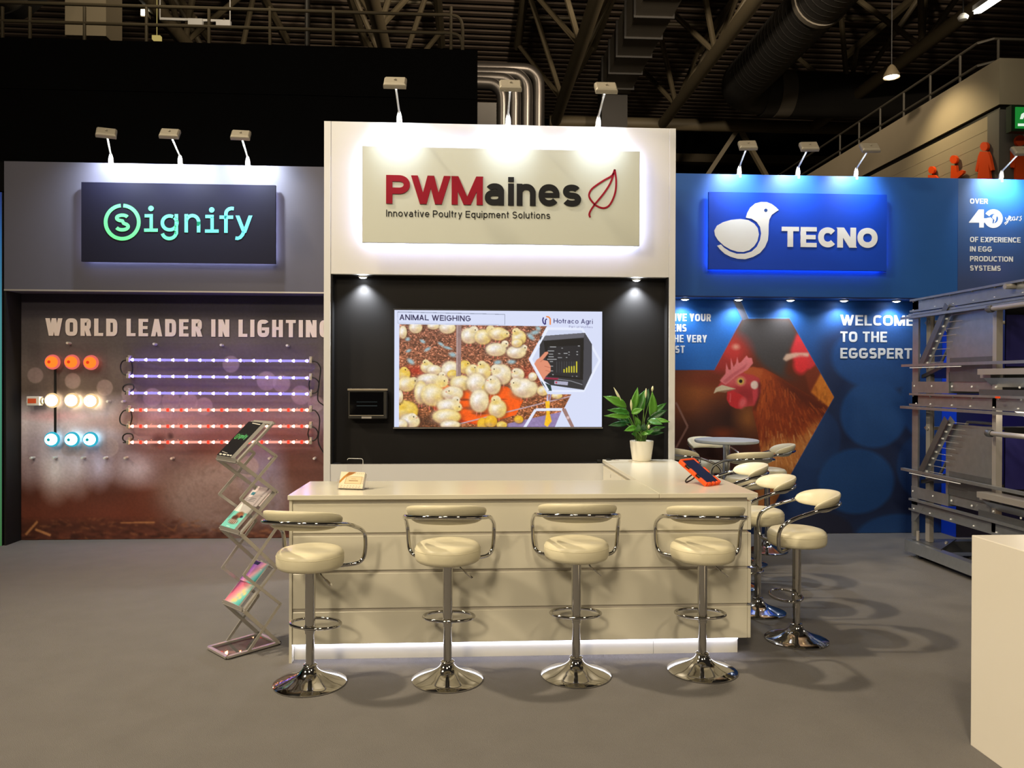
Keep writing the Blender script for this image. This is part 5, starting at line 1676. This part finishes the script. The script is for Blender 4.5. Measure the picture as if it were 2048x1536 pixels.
# round bar table
TX, TY = 2.45, 7.22
t = thing('round_bar_table', 'small round grey-white bar table on a chrome column', 'table', (TX, TY, 0))
MB().lathe([(0, 1.012), (.285, 1.012), (.296, 1.018), (.300, 1.030), (.297, 1.040), (.290, 1.044), (0, 1.044)], 56, (TX, TY, 0)).build('table_top', mat('pale_grey_top', (196, 202, 206), .35), t)
MB().lathe([(0, .998), (.14, .998), (.14, 1.012)], 8, (TX, TY, 0)).build('top_plate', M_alu, t)
MB().lathe([(.036, .02), (.036, 1.0)], 24, (TX, TY, 0)).build('column', M_chrome, t)
MB().lathe([(0, 0), (.22, 0), (.222, .006), (.2, .014), (.1, .022), (.04, .03), (0, .03)], 40, (TX, TY, 0)).build('base', M_chrome, t)

# ================================================================== THINGS ON THE COUNTER
# card holder of clear acrylic with a block of square cards
hold = Matrix.Translation((-.70, 4.60, ZC)) @ Matrix.Rotation(-.26, 4, 'Z')
ch_ = thing('card_holder', 'clear acrylic card holder on the counter front worktop', 'card holder', (-.70, 4.60, ZC))
tilt = hold @ Matrix.Rotation(math.radians(-24), 4, 'X')
m = MB()
m.box(-.082, .086, -.012, .075, 0, .004, hold)
m.box(-.082, .086, -.016, -.012, 0, .02, hold)
m.box(-.082, -.078, -.01, .06, .004, .06, hold)
m.box(.082, .086, -.01, .06, .004, .06, hold)
pl = [(x, z) for x, z in [(-.05, .01), (.05, .01), (.05, .165)] + [(.038 + .012 * math.cos(a), .165 + .012 * math.sin(a)) for a in np.linspace(0, PI / 2, 6)] + [(-.038 + .012 * math.cos(a), .165 + .012 * math.sin(a)) for a in np.linspace(PI / 2, PI, 6)]]
m.prism([hold @ Vector((x, .062, z)) for x, z in pl], hold.to_3x3() @ Vector((0, .003, 0)))
m.build('acrylic_body', M_clear, ch_)
rim = [hold @ Vector((x, .0635, z)) for x, z in pl[1:-1]]
MB().tube(rim, .0017, 6).build('bright_edge', mat('acrylic_edge', (226, 228, 230), .2), ch_)
cd = thing('card_stack', 'block of pale square cards with an orange brown corner in the holder', 'cards', (-.70, 4.60, ZC))
c = Canvas(90, 84, (232, 218, 190))
c.poly([(30, 0), (58, 0), (42, 14), (22, 26), (8, 48), (0, 60), (0, 46), (12, 24)], (186, 126, 40))
c.poly([(30, 2), (54, 2), (36, 14), (20, 20)], (150, 92, 22))
c.poly([(24, 24), (82, 24), (80, 60), (20, 60)], (226, 200, 160))
c.line([(24, 24), (82, 24), (80, 60), (20, 60), (24, 24)], 1.5, (150, 118, 80))
c.line([(34, 44), (68, 44)], 4, (150, 120, 84))
c.line([(42, 34), (60, 35)], 3, (190, 160, 120))
rs = np.random.RandomState(3)
for i in range(7):
    c.line([(46 + 7 * (i % 6), 8), (50 + 7 * (i % 6), 8)], 2.5, (150, 130, 110), .7)
    c.line([(8 + 11 * i, 70), (14 + 11 * i, 70)], 2.5, (150, 124, 100), .7)
    c.line([(6 + 11 * i, 78), (13 + 11 * i, 78)], 2.5, (140, 116, 92), .7)
    c.line([(84, 28 + 5 * i), (88, 28 + 5 * i)], 2, (140, 110, 90), .7)
q = [tilt @ Vector(p) for p in ((-.076, -.010, .105), (.076, -.010, .105), (-.076, -.010, .004), (.076, -.010, .004))]
c.sheet('top_card', lambda s, t: tuple(q[0].lerp(q[1], s).lerp(q[2].lerp(q[3], s), t)), print_mat('card_print', .5), cd)
m = MB()
for i in range(9):
    m.box(-.076, .076, -.0095 + i * .0035, -.0066 + i * .0035, .004, .105 - .0006 * (i % 3), tilt)
m.build('cards', M_white, cd)

# tablet in an orange rugged case, leaning on its ring stand
A_, B_ = Vector((1.452, 4.652, ZC + .006)), Vector((1.566, 4.742, ZC + .006))
ux = (B_ - A_).normalized()
hz = Vector((-ux.y, ux.x, 0))
L_ = .240
ez = (hz * math.cos(math.radians(33)) + Vector((0, 0, math.sin(math.radians(33))))).normalized()
en = ux.cross(ez).normalized()                       # out of the screen
wT = (B_ - A_).length
MT = Matrix(((ux.x, ez.x, en.x, A_.x), (ux.y, ez.y, en.y, A_.y), (ux.z, ez.z, en.z, A_.z), (0, 0, 0, 1)))
tb_ = thing('rugged_tablet', 'tablet in an orange bumper case propped up on the side worktop', 'tablet', (A_ + B_) / 2 + hz * .1)
M_or = mat('orange_silicone', (250, 88, 20), .45, vary=.02)
MB().box(.006, wT - .006, .006, L_ - .006, .0, .014, MT).build('body', M_plastic, tb_, bevel=.004)
m = MB()
for y0, y1 in ((0, .06), (.095, .150), (.19, L_)):
    m.box(-.006, .010, y0, y1, -.008, .018, MT)
    m.box(wT - .010, wT + .006, y0, y1, -.008, .018, MT)
m.box(.010, wT - .010, L_ - .012, L_ + .004, -.008, .018, MT)
m.box(.010, .045, -.006, .012, -.008, .018, MT)
m.box(wT - .045, wT - .010, -.006, .012, -.008, .018, MT)
m.box(.06, wT - .06, -.006, .012, -.008, .018, MT)
m.box(0, wT, .0, L_, -.012, -.001, MT)
m.build('bumper_case', M_or, tb_, bevel=.003)
MB().box(.014, wT - .014, .018, L_ - .016, .014, .0152, MT).build('screen', mat('dark_blue_screen', (6, 12, 44), .35, spec=.3), tb_)
c0 = MT @ Vector((wT * .5, .135, -.012))
foot = Vector((1.385, 4.84, ZC + .004))
rg = []
dv = foot - c0
sd_ = ux * .034
for a in np.linspace(0, 2 * PI, 36, endpoint=False):
    k = .5 - .5 * math.cos(a)
    rg.append(c0 + dv * k + sd_ * math.sin(a) * 1.1)
MB().tube(rg, .0048, 8, closed=True).build('ring_stand', M_plastic, tb_)
MB().tube([MT @ Vector((wT * .3, .10, -.012)), MT @ Vector((wT * .2, .02, -.012))], .0025, 6).build('strap', M_plastic, tb_)

# peace lily in a white pot
PX, PY = 1.398, 6.185
pt = thing('potted_plant', 'leafy green peace lily in a white pot at the back of the counter', 'plant', (PX, PY, ZC))
MB().lathe([(0, .0), (.070, 0), (.0755, .004), (.084, .06), (.091, .11), (.095, .150), (.096, .160), (.092, .163), (.088, .158), (.084, .12), (0, .12)], 40, (PX, PY, ZC)).build('pot', mat('white_pot', (226, 222, 208), .3), pt)
MB().lathe([(0, .135), (.05, .137), (.087, .130)], 24, (PX, PY, ZC)).build('soil', mat('potting_soil', (40, 30, 22), .9, bump=.6), pt)
M_leaf = [mat('leaf_green', (52, 112, 34), .38, vary=.25, scale=30), mat('leaf_light_green', (84, 142, 44), .38, vary=.2, scale=30), mat('leaf_dark_green', (28, 74, 32), .35, vary=.25, scale=30)]
M_stem = mat('leaf_stalk', (96, 136, 56), .5)
M_spathe = mat('spathe_cream', (214, 214, 168), .5, vary=.08)
rs = np.random.RandomState(12)
LV = [((110, 205), (380, 330), 62, -.05, 1), ((160, 380), (420, 420), 44, -.10, 0), ((115, 455), (420, 470), 36, -.12, 1), ((170, 580), (400, 560), 38, -.06, 2), ((375, 650), (520, 610), 40, -.13, 1), ((550, 92), (480, 380), 50, .03, 1),
      ((640, 130), (520, 400), 74, .05, 0), ((615, 370), (480, 420), 40, -.08, 1), ((738, 150), (735, 470), 58, -.02, 1), ((690, 110), (620, 350), 50, .07, 2), ((918, 290), (720, 440), 44, .03, 0), ((925, 380), (720, 490), 46, -.03, 2),
      ((965, 535), (760, 510), 32, -.06, 1), ((868, 568), (700, 520), 46, -.12, 0), ((885, 672), (720, 690), 26, -.04, 2), ((912, 600), (720, 630), 26, -.02, 0), ((850, 640), (700, 650), 26, -.08, 2), ((690, 690), (600, 690), 24, -.12, 1),
      ((300, 300), (430, 500), 44, .06, 2), ((560, 560), (540, 660), 40, -.14, 0), ((640, 560), (600, 640), 50, -.10, 2), ((470, 690), (520, 700), 30, -.13, 0), ((250, 470), (450, 540), 40, .04, 2), ((800, 440), (680, 540), 48, .05, 2),
      ((520, 470), (560, 600), 44, -.11, 1), ((760, 640), (650, 690), 30, -.12, 0), ((420, 590), (520, 640), 40, .02, 2)]
k4 = lambda x, y, yy: at(x / 6.4 + 1190, y / 6.4 + 760, y=yy)
for (tx, ty), (mx, my), wd_, dy, tone in LV:
    tip = k4(tx, ty, PY + dy)
    mid = k4(mx, my, PY + dy * .6)
    bx = PX + rs.uniform(-.035, .035)
    base = Vector((bx, PY + rs.uniform(-.035, .035), ZC + .13))
    low = base.lerp(mid, .45) + Vector((0, 0, .03))
    st = smooth_path([base, low, mid], 5)
    m = MB().tube(st, [.0035 - .0015 * i / len(st) for i in range(len(st))], 6)
    sk = m.build('stalk', M_stem, pt)
    ax = (tip - mid)
    L = ax.length
    view = Vector((0.1, -1, .35)).normalized()
    side = ax.normalized().cross(view).normalized()
    nn = side.cross(ax.normalized())
    w = wd_ / 6.4 * PY / FPX
    rows = []
    start = mid - ax * .12
    for i in range(13):
        f = i / 12
        pr = (math.sin(PI * min(1, f * 1.02) ** .8) ** .9) if 0 < f < 1 else .0
        bend = nn * (-.10 * L * (f - .5) ** 2 * 4 + .10 * L * .3) * .7
        cpt = start + (tip - start) * f + bend
        hw = max(.0006, w * pr)
        rows.append([cpt + side * hw * s + nn * (abs(s) * hw * .28 + .0016 * math.sin(f * 24 + s * 3)) for s in (-1, -.5, 0, .5, 1)])
    lf = MB().grid(rows)
    leaf = lf.build('leaf', M_leaf[tone], pt)
    so = leaf.modifiers.new('thick', 'SOLIDIFY')
    so.thickness = .0008
for (tx, ty), (bx_, by_), dy in (((240, 95), (350, 300), -.03), ((655, 105), (648, 230), -.03), ((740, 75), (732, 150), .02), ((690, 570), (688, 625), -.1), ((460, 250), (468, 390), .0)):
    tip, bot = k4(tx, ty, PY + dy), k4(bx_, by_, PY + dy)
    base = Vector((PX + rs.uniform(-.02, .02), PY, ZC + .13))
    m = MB().tube(smooth_path([base, base.lerp(bot, .5) + Vector((0, 0, .03)), bot], 5), .002, 6)
    m.build('flower_stalk', M_stem, pt)
    st = [bot.lerp(tip, f) for f in np.linspace(0, 1, 9)]
    MB().tube(st, [.0015 + .0085 * math.sin(PI * min(1, f * .95 + .03)) ** 1.2 for f in np.linspace(0, 1, 9)], 8).build('spathe', M_spathe, pt)

# small bits at the counter's back corner
MB_ = MB().box(1.055, 1.088, 6.305, 6.335, .9205, .945)
tag(MB_.build('small_black_box', M_plastic, bevel=.003), 'small black box standing on the ledge of the screen recess', 'box')
t = thing('key_fob', 'black key fob with shiny metal rings on the back corner of the counter', 'keys', (1.16, 6.22, ZC))
MB().box(1.115, 1.15, 6.20, 6.25, ZC, ZC + .012).build('fob', M_plastic, t, bevel=.003)
MB().tube([(1.172 + .016 * math.cos(a), 6.225 + .016 * math.sin(a), ZC + .003) for a in np.linspace(0, 2 * PI, 20, endpoint=False)], .0022, 6, closed=True).build('ring', M_chrome, t)
MB().box(1.185, 1.22, 6.215, 6.225, ZC, ZC + .003).build('key', M_chrome, t)

# ================================================================== FOLDING BROCHURE STAND
bA, bB = Vector((-1.539, 4.644, 0)), Vector((-1.378, 4.472, 0))
wv = Vector((.701, .713, 0)).normalized()
sv = (bB - bA)
SW = sv.length
sv = sv.normalized()
pN = lambda w, z, s: bA + sv * (s * SW) + wv * w + Vector((0, 0, z))
bs = thing('brochure_stand', 'zigzag folding metal brochure stand left of the counter', 'brochure stand', (-1.35, 4.66, 0))


def frame(name, n0, n1, mat_=M_alu, bw=.022, th=.012, infill=True):
    c4 = [pN(*n0, 0), pN(*n0, 1), pN(*n1, 1), pN(*n1, 0)]
    m = MB()
    up = (c4[1] - c4[0]).cross(c4[2] - c4[1])
    for i in range(4):
        m.bar(c4[i], c4[(i + 1) % 4], bw, th, up)
    f = m.build(name, mat_, bs)
    if infill:
        ins = [c4[0].lerp(c4[2], .04), c4[1].lerp(c4[3], .04), c4[2].lerp(c4[0], .04), c4[3].lerp(c4[1], .04)]
        MB().prism(ins, up.normalized() * -.003).build('clear_panel', M_clear2, f)
    return f


frame('base_frame', (0, .014), (.327, .014))
def up_n(n0, n1):
    d = Vector((n1[0] - n0[0], n1[1] - n0[1], 0))
    return (wv * -d.y + Vector((0, 0, d.x))).normalized()


trays = [((.100, .258), (.313, .471)), ((.080, .708), (.312, .926)), ((.060, 1.125), (.290, 1.338))]
for n0, n1 in trays:
    f = frame('tray', n0, n1)
    dn = Vector((0, 0, 1)) * .7 + wv * -.7
    lip = MB()
    a, b = pN(*n0, 0) , pN(*n0, 1)
    lip.bar(a + up_n(n0, n1) * .012, b + up_n(n0, n1) * .012, .026, .004, wv)
    lip.build('front_lip', M_alu, f)
links = [((.327, .016), trays[0][0]), (trays[0][1], trays[1][0]), (trays[1][1], trays[2][0])]
for n0, n1 in links:
    for s in (-.03, 1.03):
        MB().bar(pN(*n0, s), pN(*n1, s),   .007, .021, wv).build('link_arm', M_alu, bs)
    m = MB()
    mid = lambda k: (n0[0] * (1 - k) + n1[0] * k, n0[1] * (1 - k) + n1[1] * k)
    m.prism([pN(*mid(.55), 0), pN(*mid(.55), 1), pN(*mid(.97), 1), pN(*mid(.97), 0)], wv * .002)
    m.build('back_plate', M_clear2, bs)
Z2 = [(.124, .016), (.334, .250), (.095, .467), (.316, .721), (.074, .912), (.305, 1.142), (.175, 1.232)]
for n0, n1 in zip(Z2[:-1], Z2[1:]):
    for s in (-.06, 1.06):
        MB().bar(pN(*n0, s), pN(*n1, s),   .007, .017, wv).build('scissor_arm', M_alu, bs)
m = MB()
for w, z in [(.327, .018)] + [p for tr in trays for p in tr] + Z2[1:-1]:
    for s in (-.07, 1.07):
        p = pN(w, z, s)
        m.lathe([(0, -.006), (.006, -.006), (.006, .006), (0, .006)], 10, M=Matrix.Translation(p) @ sv.to_track_quat('Z', 'Y').to_matrix().to_4x4())
m.build('pivots', M_alu, bs)
for s in (0, 1):
    MB().tube([pN(.335, .012, s - .02), pN(.335, .012, s + .02)], .012, 10).build('foot_roller', M_plastic, bs)


def sheet_on(tr, k0, k1, s0, s1, lift, name, label, cat, canvas, thick, group=None):
    """A booklet lying on a tray from fraction k0 to k1 up the slope."""
    n0, n1 = Vector((*tr[0], 0)), Vector((*tr[1], 0))
    d = n1 - n0
    nrm = (wv * -d.y + Vector((0, 0, d.x))).normalized()
    P = lambda k, s: pN(n0.x + d.x * k, n0.y + d.y * k, s) + nrm * lift
    t = thing(name, label, cat, P(k0, .5), group=group)
    MB().prism([P(k0, s0), P(k0, s1), P(k1, s1), P(k1, s0)], nrm * thick).build('pages', M_white, t)
    o = nrm * (thick + .0006)
    a, b, c_, e = P(k1, s0) + o, P(k1, s1) + o, P(k0, s0) + o, P(k0, s1) + o
    canvas.sheet('cover', lambda s, t_: tuple(a.lerp(b, s).lerp(c_.lerp(e, s), t_)), print_mat(name + '_print', .3), t)
    return t


X2 = lambda x, y: (2.5 * x, 2.5 * y)
c = Canvas(210, 295, (30, 28, 28), X2)
c.line([(28, 4), (78, 7)], 2.5, (220, 216, 206))
c.line([(10, 104), (46, 107)], 1.5, (190, 186, 180))
for x0_, x1_ in ((8, 22), (28, 46), (52, 66), (70, 80)):
    c.line([(x0_, 112), (x1_, 113)], 4, (222, 220, 210))
gx = 14
for p in stroke_polys([(gx + 8 * math.cos(a), 52 + 8 * math.sin(a)) for a in np.linspace(-1.4, 4.6, 24)], 2.2, False):
    c.poly(p, (100, 200, 110))
P, w = text_polys('s', 13, 2, xh=.74)
for p in P:
    c.poly([(gx - 3 + x * .8, 56 - y * .8) for x, y in p], (100, 200, 110))
P, w = text_polys('ignify', 15, 2.2, xh=.72, track=.14)
for p in P:
    c.poly([(26 + x * 44 / w, 57 - y) for x, y in p], (100, 206, 130))
sheet_on(trays[2], .02, .92, .04, .80, .006, 'brochure', 'black brochure with the green signify logo on the top tray', 'brochure', c, .022)
c = Canvas(210, 295, (232, 228, 226), X2)
c.poly([(0, 44), (84, 44), (84, 118), (0, 118)], (122, 204, 196))
c.ell(50, 56, 20, 14, (150, 92, 66), soft=.3)
c.ell(38, 72, 16, 12, (84, 52, 40), soft=.3)
c.ell(44, 88, 24, 12, (120, 90, 76), soft=.3)
for i in range(5):
    c.line([(28 + 8 * i, 80), (22 + 10 * i, 96)], 2, (226, 226, 220))
c.ell(66, 62, 8, 5, (30, 40, 60), soft=.3)
c.line([(30, 112), (50, 112)], 2, (220, 246, 240))
sheet_on(trays[1], .02, .60, .05, .78, .006, 'brochure', 'teal brochure with brown animal photos on the middle tray', 'brochure', c, .016)
c = Canvas(210, 150, (222, 210, 214), X2)
c.poly([(10, 8), (28, 8), (28, 20), (10, 20)], (70, 130, 150))
for i in range(3):
    c.line([(12, 32 + 6 * i), (56, 32 + 6 * i)], 2.5, (150, 146, 150))
c.line([(60, 18), (74, 18)], 2, (170, 166, 170))
sheet_on(trays[1], .56, .90, .10, .90, .020, 'leaflet', 'white leaflet with grey lines tucked behind the teal brochure', 'leaflet', c, .004)
for i in range(3):
    c = Canvas(20, 20, (226, 208, 212))
    sheet_on(trays[1], .60, .98 + .018 * i, .12 + .02 * i, .96, .006 + .004 * i, 'leaflet', ['white sheet lowest of the pile at the top of the middle tray', 'white sheet second of the pile at the top of the middle tray',
             'white sheet uppermost of the pile at the top of the middle tray'][i], 'leaflet', c, .002, group='white sheets on the middle tray')
def rainbow(seed, tit):
    c = Canvas(84, 70, (90, 60, 140))
    g = (c.xx + c.yy * .6) / (84 + 42)
    st = [(0, (70, 44, 130)), (.35, (170, 110, 190)), (.55, (236, 170, 190)), (.75, (110, 196, 200)), (1, (60, 160, 170))] if seed == 1 else [(0, (110, 60, 120)), (.3, (232, 120, 150)), (.55, (220, 200, 190)), (.75, (120, 200, 196)), (1, (70, 160, 160))]
    for k in range(3):
        c.a[..., k] = np.interp(g, [s[0] for s in st], [s[1][k] / 255 for s in st])
    return c
c = rainbow(1, 0)
c.poly([(6, 2), (42, 2), (34, 12), (10, 12)], (30, 26, 70))
c.line([(60, 22), (70, 22)], 2, (230, 240, 240))
sheet_on(trays[0], .50, .98, .08, .80, .020, 'brochure', 'violet and teal brochure, upper one on the lowest tray', 'brochure', c, .006)
c = rainbow(2, 0)
for x, y in ((44, 40), (54, 26), (60, 46), (50, 56), (38, 58), (68, 32)):
    c.ell(x, y, 7, 5, (240, 214, 140), soft=.6, alpha=.8)
sheet_on(trays[0], .02, .52, .06, .80, .006, 'brochure', 'pink and teal brochure with pale dots, lower one on the lowest tray', 'brochure', c, .010)

# ================================================================== METAL AVIARY RACK ON THE RIGHT, AND THE WHITE PLINTH
XC = 4.05
ck = thing('aviary_rack', 'tall galvanised steel poultry aviary rack cut off by the right edge', 'rack', (XC + .6, 6.2, 0))
Y0, Y1 = 6.84, 4.9                                     # far end, near end (outside the picture)


def chan(name, z0, z1, lip=.03, x=XC, ya=Y0, yb=Y1, m_=None):
    """A folded sheet channel along the rack: web and two flanges."""
    m = MB()
    m.box(x, x + .004, yb, ya, z0, z1)
    m.box(x - lip, x + .004, yb, ya, z1, z1 + .004)
    m.box(x - lip, x + .004, yb, ya, z0 - .004, z0)
    m.box(x - lip, x - lip + .003, yb, ya, z0, z0 + .014)
    m.box(x - lip, x - lip + .003, yb, ya, z1 - .014, z1)
    return m.build(name, m_ or M_zinc, ck)


def angle_rail(name, z, ya=Y0 + .08, yb=Y1, x=XC - .06, w=.034, h=.02, m_=None):
    m = MB()
    m.box(x, x + w, yb, ya, z, z + .003)
    m.box(x, x + .003, yb, ya, z - h, z)
    return m.build(name, m_ or M_zinc, ck)


# base frame on feet
m = MB()
m.box(XC - .05, XC + .03, 4.6, Y0 + .02, .05, .15)
m.build('base_beam', M_zinc, ck)
MB().box(XC + .05, XC + 2.2, Y0 - .09, Y0, .05, .15).build('base_beam', M_zincd, ck)
MB().box(XC + .05, XC + 2.2, 5.70, 5.78, .05, .14).build('base_beam', M_zincd, ck)
MB().prism([(XC + .0, Y0 - .01, .152), (XC + .42, Y0 - .01, .152), (XC + .37, Y0 - .06, .152), (XC + .0, Y0 - .44, .152)], (0, 0, .005)).build('corner_plate', M_zincd, ck)
m = MB()
for dx, dy in ((.12, .12), (.15, .08), (.20, .20), (.23, .16)):
    m.lathe([(0, .012), (.012, .010), (.013, 0)], 10, (XC + dx, Y0 - dy, .157))
m.build('bolts', M_alu, ck)
for y in (Y0 - .08, 5.6):
    MB().lathe([(0, 0), (.035, 0), (.035, .01), (.014, .016), (.014, .055)], 16, (XC + .01, y, 0)).build('levelling_foot', M_zincd, ck)
# posts: a slotted end post and a nearer one
m = MB()
m.box(XC + .0, XC + .055, Y0 - .03, Y0, .19, 2.33)
m.box(XC + .0, XC + .006, Y0 - .09, Y0 - .03, .42, 2.33)
m.build('end_post', M_zinc, ck)
MB().box(XC + .07, XC + .11, Y0 - .16, Y0 - .10, .16, 2.2).build('inner_post', M_alu, ck)
MB().tube([(XC + .03, Y0 - .05, .10), (XC + .03, Y0 - .05, .24)], .015, 12).build('threaded_leg', M_alu, ck)
y2 = at(1992, 780, x=XC + .03).y
MB().box(XC + .0, XC + .05, y2 - .045, y2, .33, 2.2).build('near_post', M_alu, ck)
# horizontal sheet channels
chan('top_channel', 2.235, 2.345)
chan('top_channel', 2.175, 2.215, .02, XC - .02)
chan('middle_channel', 1.385, 1.49)
chan('bottom_channel', .43, .53, .03)
MB().prism([(XC - .002, Y0, .48), (XC - .002, Y0, .12 + .2), (XC - .002, Y0 - .06, .34), (XC - .002, Y0 - .19, .48)], (.004, 0, 0)).build('gusset', M_zinc, ck)
# side trays (egg belts) on both tiers
for zb in (1.50, .545):
    MB().box(XC - .004, XC, 6.30, Y0, zb, zb + .10).build('tray_side', M_zinc, ck)
    MB().box(XC + .0, XC + .9, 6.30, 6.306, zb, zb + .18).build('tray_end', M_zincd, ck)
    MB().prism([(XC + .05, Y0 - .06, zb + .16), (XC + .05, 6.36, zb + .28), (XC + .05, 6.36, zb + .245), (XC + .05, Y0 - .06, zb + .13)], (.25, 0, 0)).build('tilted_flap', M_zincd, ck)
    # perforated divider sheets
    MB().box(XC + .015, XC + .02, 5.73, 6.36, zb + .02, zb + .70).build('divider_sheet', M_zinc, ck)
    MB().box(XC + .005, XC + .012, 5.74, 6.30, zb + .10, zb + .30).build('lower_sheet', M_zincd, ck)
    for k in range(2):
        x, = (XC + .3,)
    # sloping rung ladder
    ztop, zbot = zb + .745, zb + .225
    ya, yb = at(1914, 600, x=XC).y, at(1862, 720, x=XC).y
    a, b = Vector((XC - .02, ya + .02, ztop)), Vector((XC - .02, yb + .05, zbot))
    MB().bar(a, b, .004, .075, (0, 1, 0)).build('ladder_rail', M_zinc, ck)
    MB().bar(a + Vector((-.03, .04, 0)), b + Vector((-.03, .04, 0)), .06, .004, (1, 0, 0)).build('ladder_flange', M_zincd, ck)
    a2, b2 = a + Vector((.05, -.10, -.05)), b + Vector((.05, -.12, 0))
    MB().tube(smooth_path([b2, b2.lerp(a2, .5), a2, a2 + Vector((0, -.06, .03)), a2 + Vector((0, -.40, .03))], 5), .012, 8).build('bent_rod', M_zincd, ck)
    for i in range(9):
        k = .06 + .86 * i / 8
        p = a.lerp(b, k) + Vector((.0, -.03, 0))
        MB().tube([p, p + Vector((.0, -.20, 0))], .0028, 6).build('rung', M_alu, ck)
    m = MB()
    for i in range(8):
        p = a.lerp(b, .1 + .82 * i / 7)
        m.bar(p + Vector((-.006, -.02, 0)), p + Vector((-.006, .012, 0)), .004, .014)
    m.build('slots', M_wlet, ck)
    # perch tube and its bracket, hanging wire
    MB().tube([(XC + .06, Y0 - .13, zb + .635), (XC + 1.6, Y0 - .13, zb + .635)], .017, 12).build('perch_tube', M_alu, ck)
    MB().prism([(XC + .10, Y0 - .16, zb + .73), (XC + .10, Y0 - .02, zb + .635), (XC + .10, Y0 - .16, zb + .53)], (.006, 0, 0)).build('bracket', M_alu, ck)
    MB().tube([(XC + .2, Y0 - .13, zb + .62), (XC + .36, Y0 - .13, zb + .33)], .004, 6).build('wire', M_wlet, ck)
    # rails that stick out past the post
    angle_rail('perch_rail', zb + .255)
    MB().box(XC - .062, XC - .058, 6.05, 6.78, zb + .222, zb + .228).build('rail_edge', M_wlet, ck)
    # near tier: tube, feeding trough and lying channel
    MB().tube([(XC - .06, y2 - .02, zb + .66), (XC - .06, Y1, zb + .66)], .020, 12).build('drinker_tube', M_alu, ck)
    MB().lathe([(.026, -.03), (.03, -.02), (.03, .02), (.026, .03)], 14, M=Matrix.Translation((XC - .06, y2 - .06, zb + .66)) @ Matrix.Rotation(PI / 2, 4, 'X')).build('tube_clamp', M_zincd, ck)
    m = MB()
    m.prism([(XC - .06, y2 + .02, zb + .13), (XC + .02, y2 + .02, zb + .06), (XC + .16, y2 + .02, zb + .06), (XC + .20, y2 + .02, zb + .13)], (0, -1.0, 0))
    m.build('feed_trough', M_zinc, ck)
    MB().box(XC - .10, XC + .03, Y1, y2 + .03, zb + .155, zb + .20).build('trough_lip', M_alu, ck)
    MB().box(XC - .05, XC + .05, y2 - .05, y2 + .07, zb + .13, zb + .19).build('hinge_block', M_alu, ck)
    MB().box(XC - .004, XC, Y1, y2 + .15, zb - .01, zb + .04).build('trough_strip', M_zincd, ck)
    MB().box(XC + .10, XC + 1.8, y2 - .012, y2 - .006, zb + .22, zb + .62).build('nest_curtain', mat('dark_blue_curtain', (18, 14, 88), .7, vary=.15), ck)
    MB().box(XC + .10, XC + 1.8, y2 - .004, y2 + .002, zb + .10, zb + .70).build('nest_back', M_plastic, ck)
MB().box(XC - .068, XC - .062, at(2013, 770, x=XC).y - .02, at(2013, 770, x=XC).y + .03, 1.475, 1.49).build('orange_clip', M_orange, ck)
for zb in (1.5,):
    MB().tube([(XC - .08, at(2030, 577, x=XC).y, 2.31), (XC + .3, at(2030, 577, x=XC).y, 2.31)], .02, 12).build('cross_tube', M_alu, ck)
angle_rail('top_rail', 2.19, x=XC - .07)
angle_rail('middle_rail', 1.372, x=XC - .07)
# worklight inside the rack
c0 = Vector((XC + .16, 5.35, 1.36))
f = MB()
f.prism([c0 + Vector((-.18, .16, .03)), c0 + Vector((.1, -.25, .03)), c0 + Vector((.1, -.25, -.02)), c0 + Vector((-.05, .1, -.06))], (.10, .06, 0))
f.build('work_light', glow('rack_light', (255, 236, 205), 4), ck)
MB().box(XC + .12, XC + 1.6, 5.1, 5.55, .50, .515).build('egg_belt', mat('tan_belt', (190, 150, 110), .7), ck)
MB().box(XC + .10, XC + .112, 5.0, 5.62, .17, .36).build('violet_panel', mat('violet_panel', (86, 70, 150), .5), ck)
# rivets and bolt heads on the channels
m = MB()
rs = np.random.RandomState(4)
for z in (2.33, 2.25, 1.47, 1.40, .52, .44, 1.56, .60):
    for i in range(6):
        y = 6.80 - i * .27 + rs.uniform(-.03, .03)
        m.lathe([(0, -.008), (.008, -.006), (.009, 0)], 8, M=Matrix.Translation((XC - .001, y, z)) @ Matrix.Rotation(-PI / 2, 4, 'Y') @ Matrix.Scale(-1, 4, (0, 0, 1)))
m.build('bolt_heads', M_wlet, ck)
lamp('rack_worklight', 'POINT', (XC - .10, 5.2, 1.30), 4, (1, .9, .75), None, .05)

pl = thing('white_plinth', 'plain white box plinth at the lower right edge in the foreground', 'plinth', (2.7, 2.8, 0))
MB().box(2.207, 3.4, 1.9, 3.267, 0, .926).build('body', mat('white_plinth_paint', (232, 226, 214), .4, vary=.012), pl, bevel=.003)
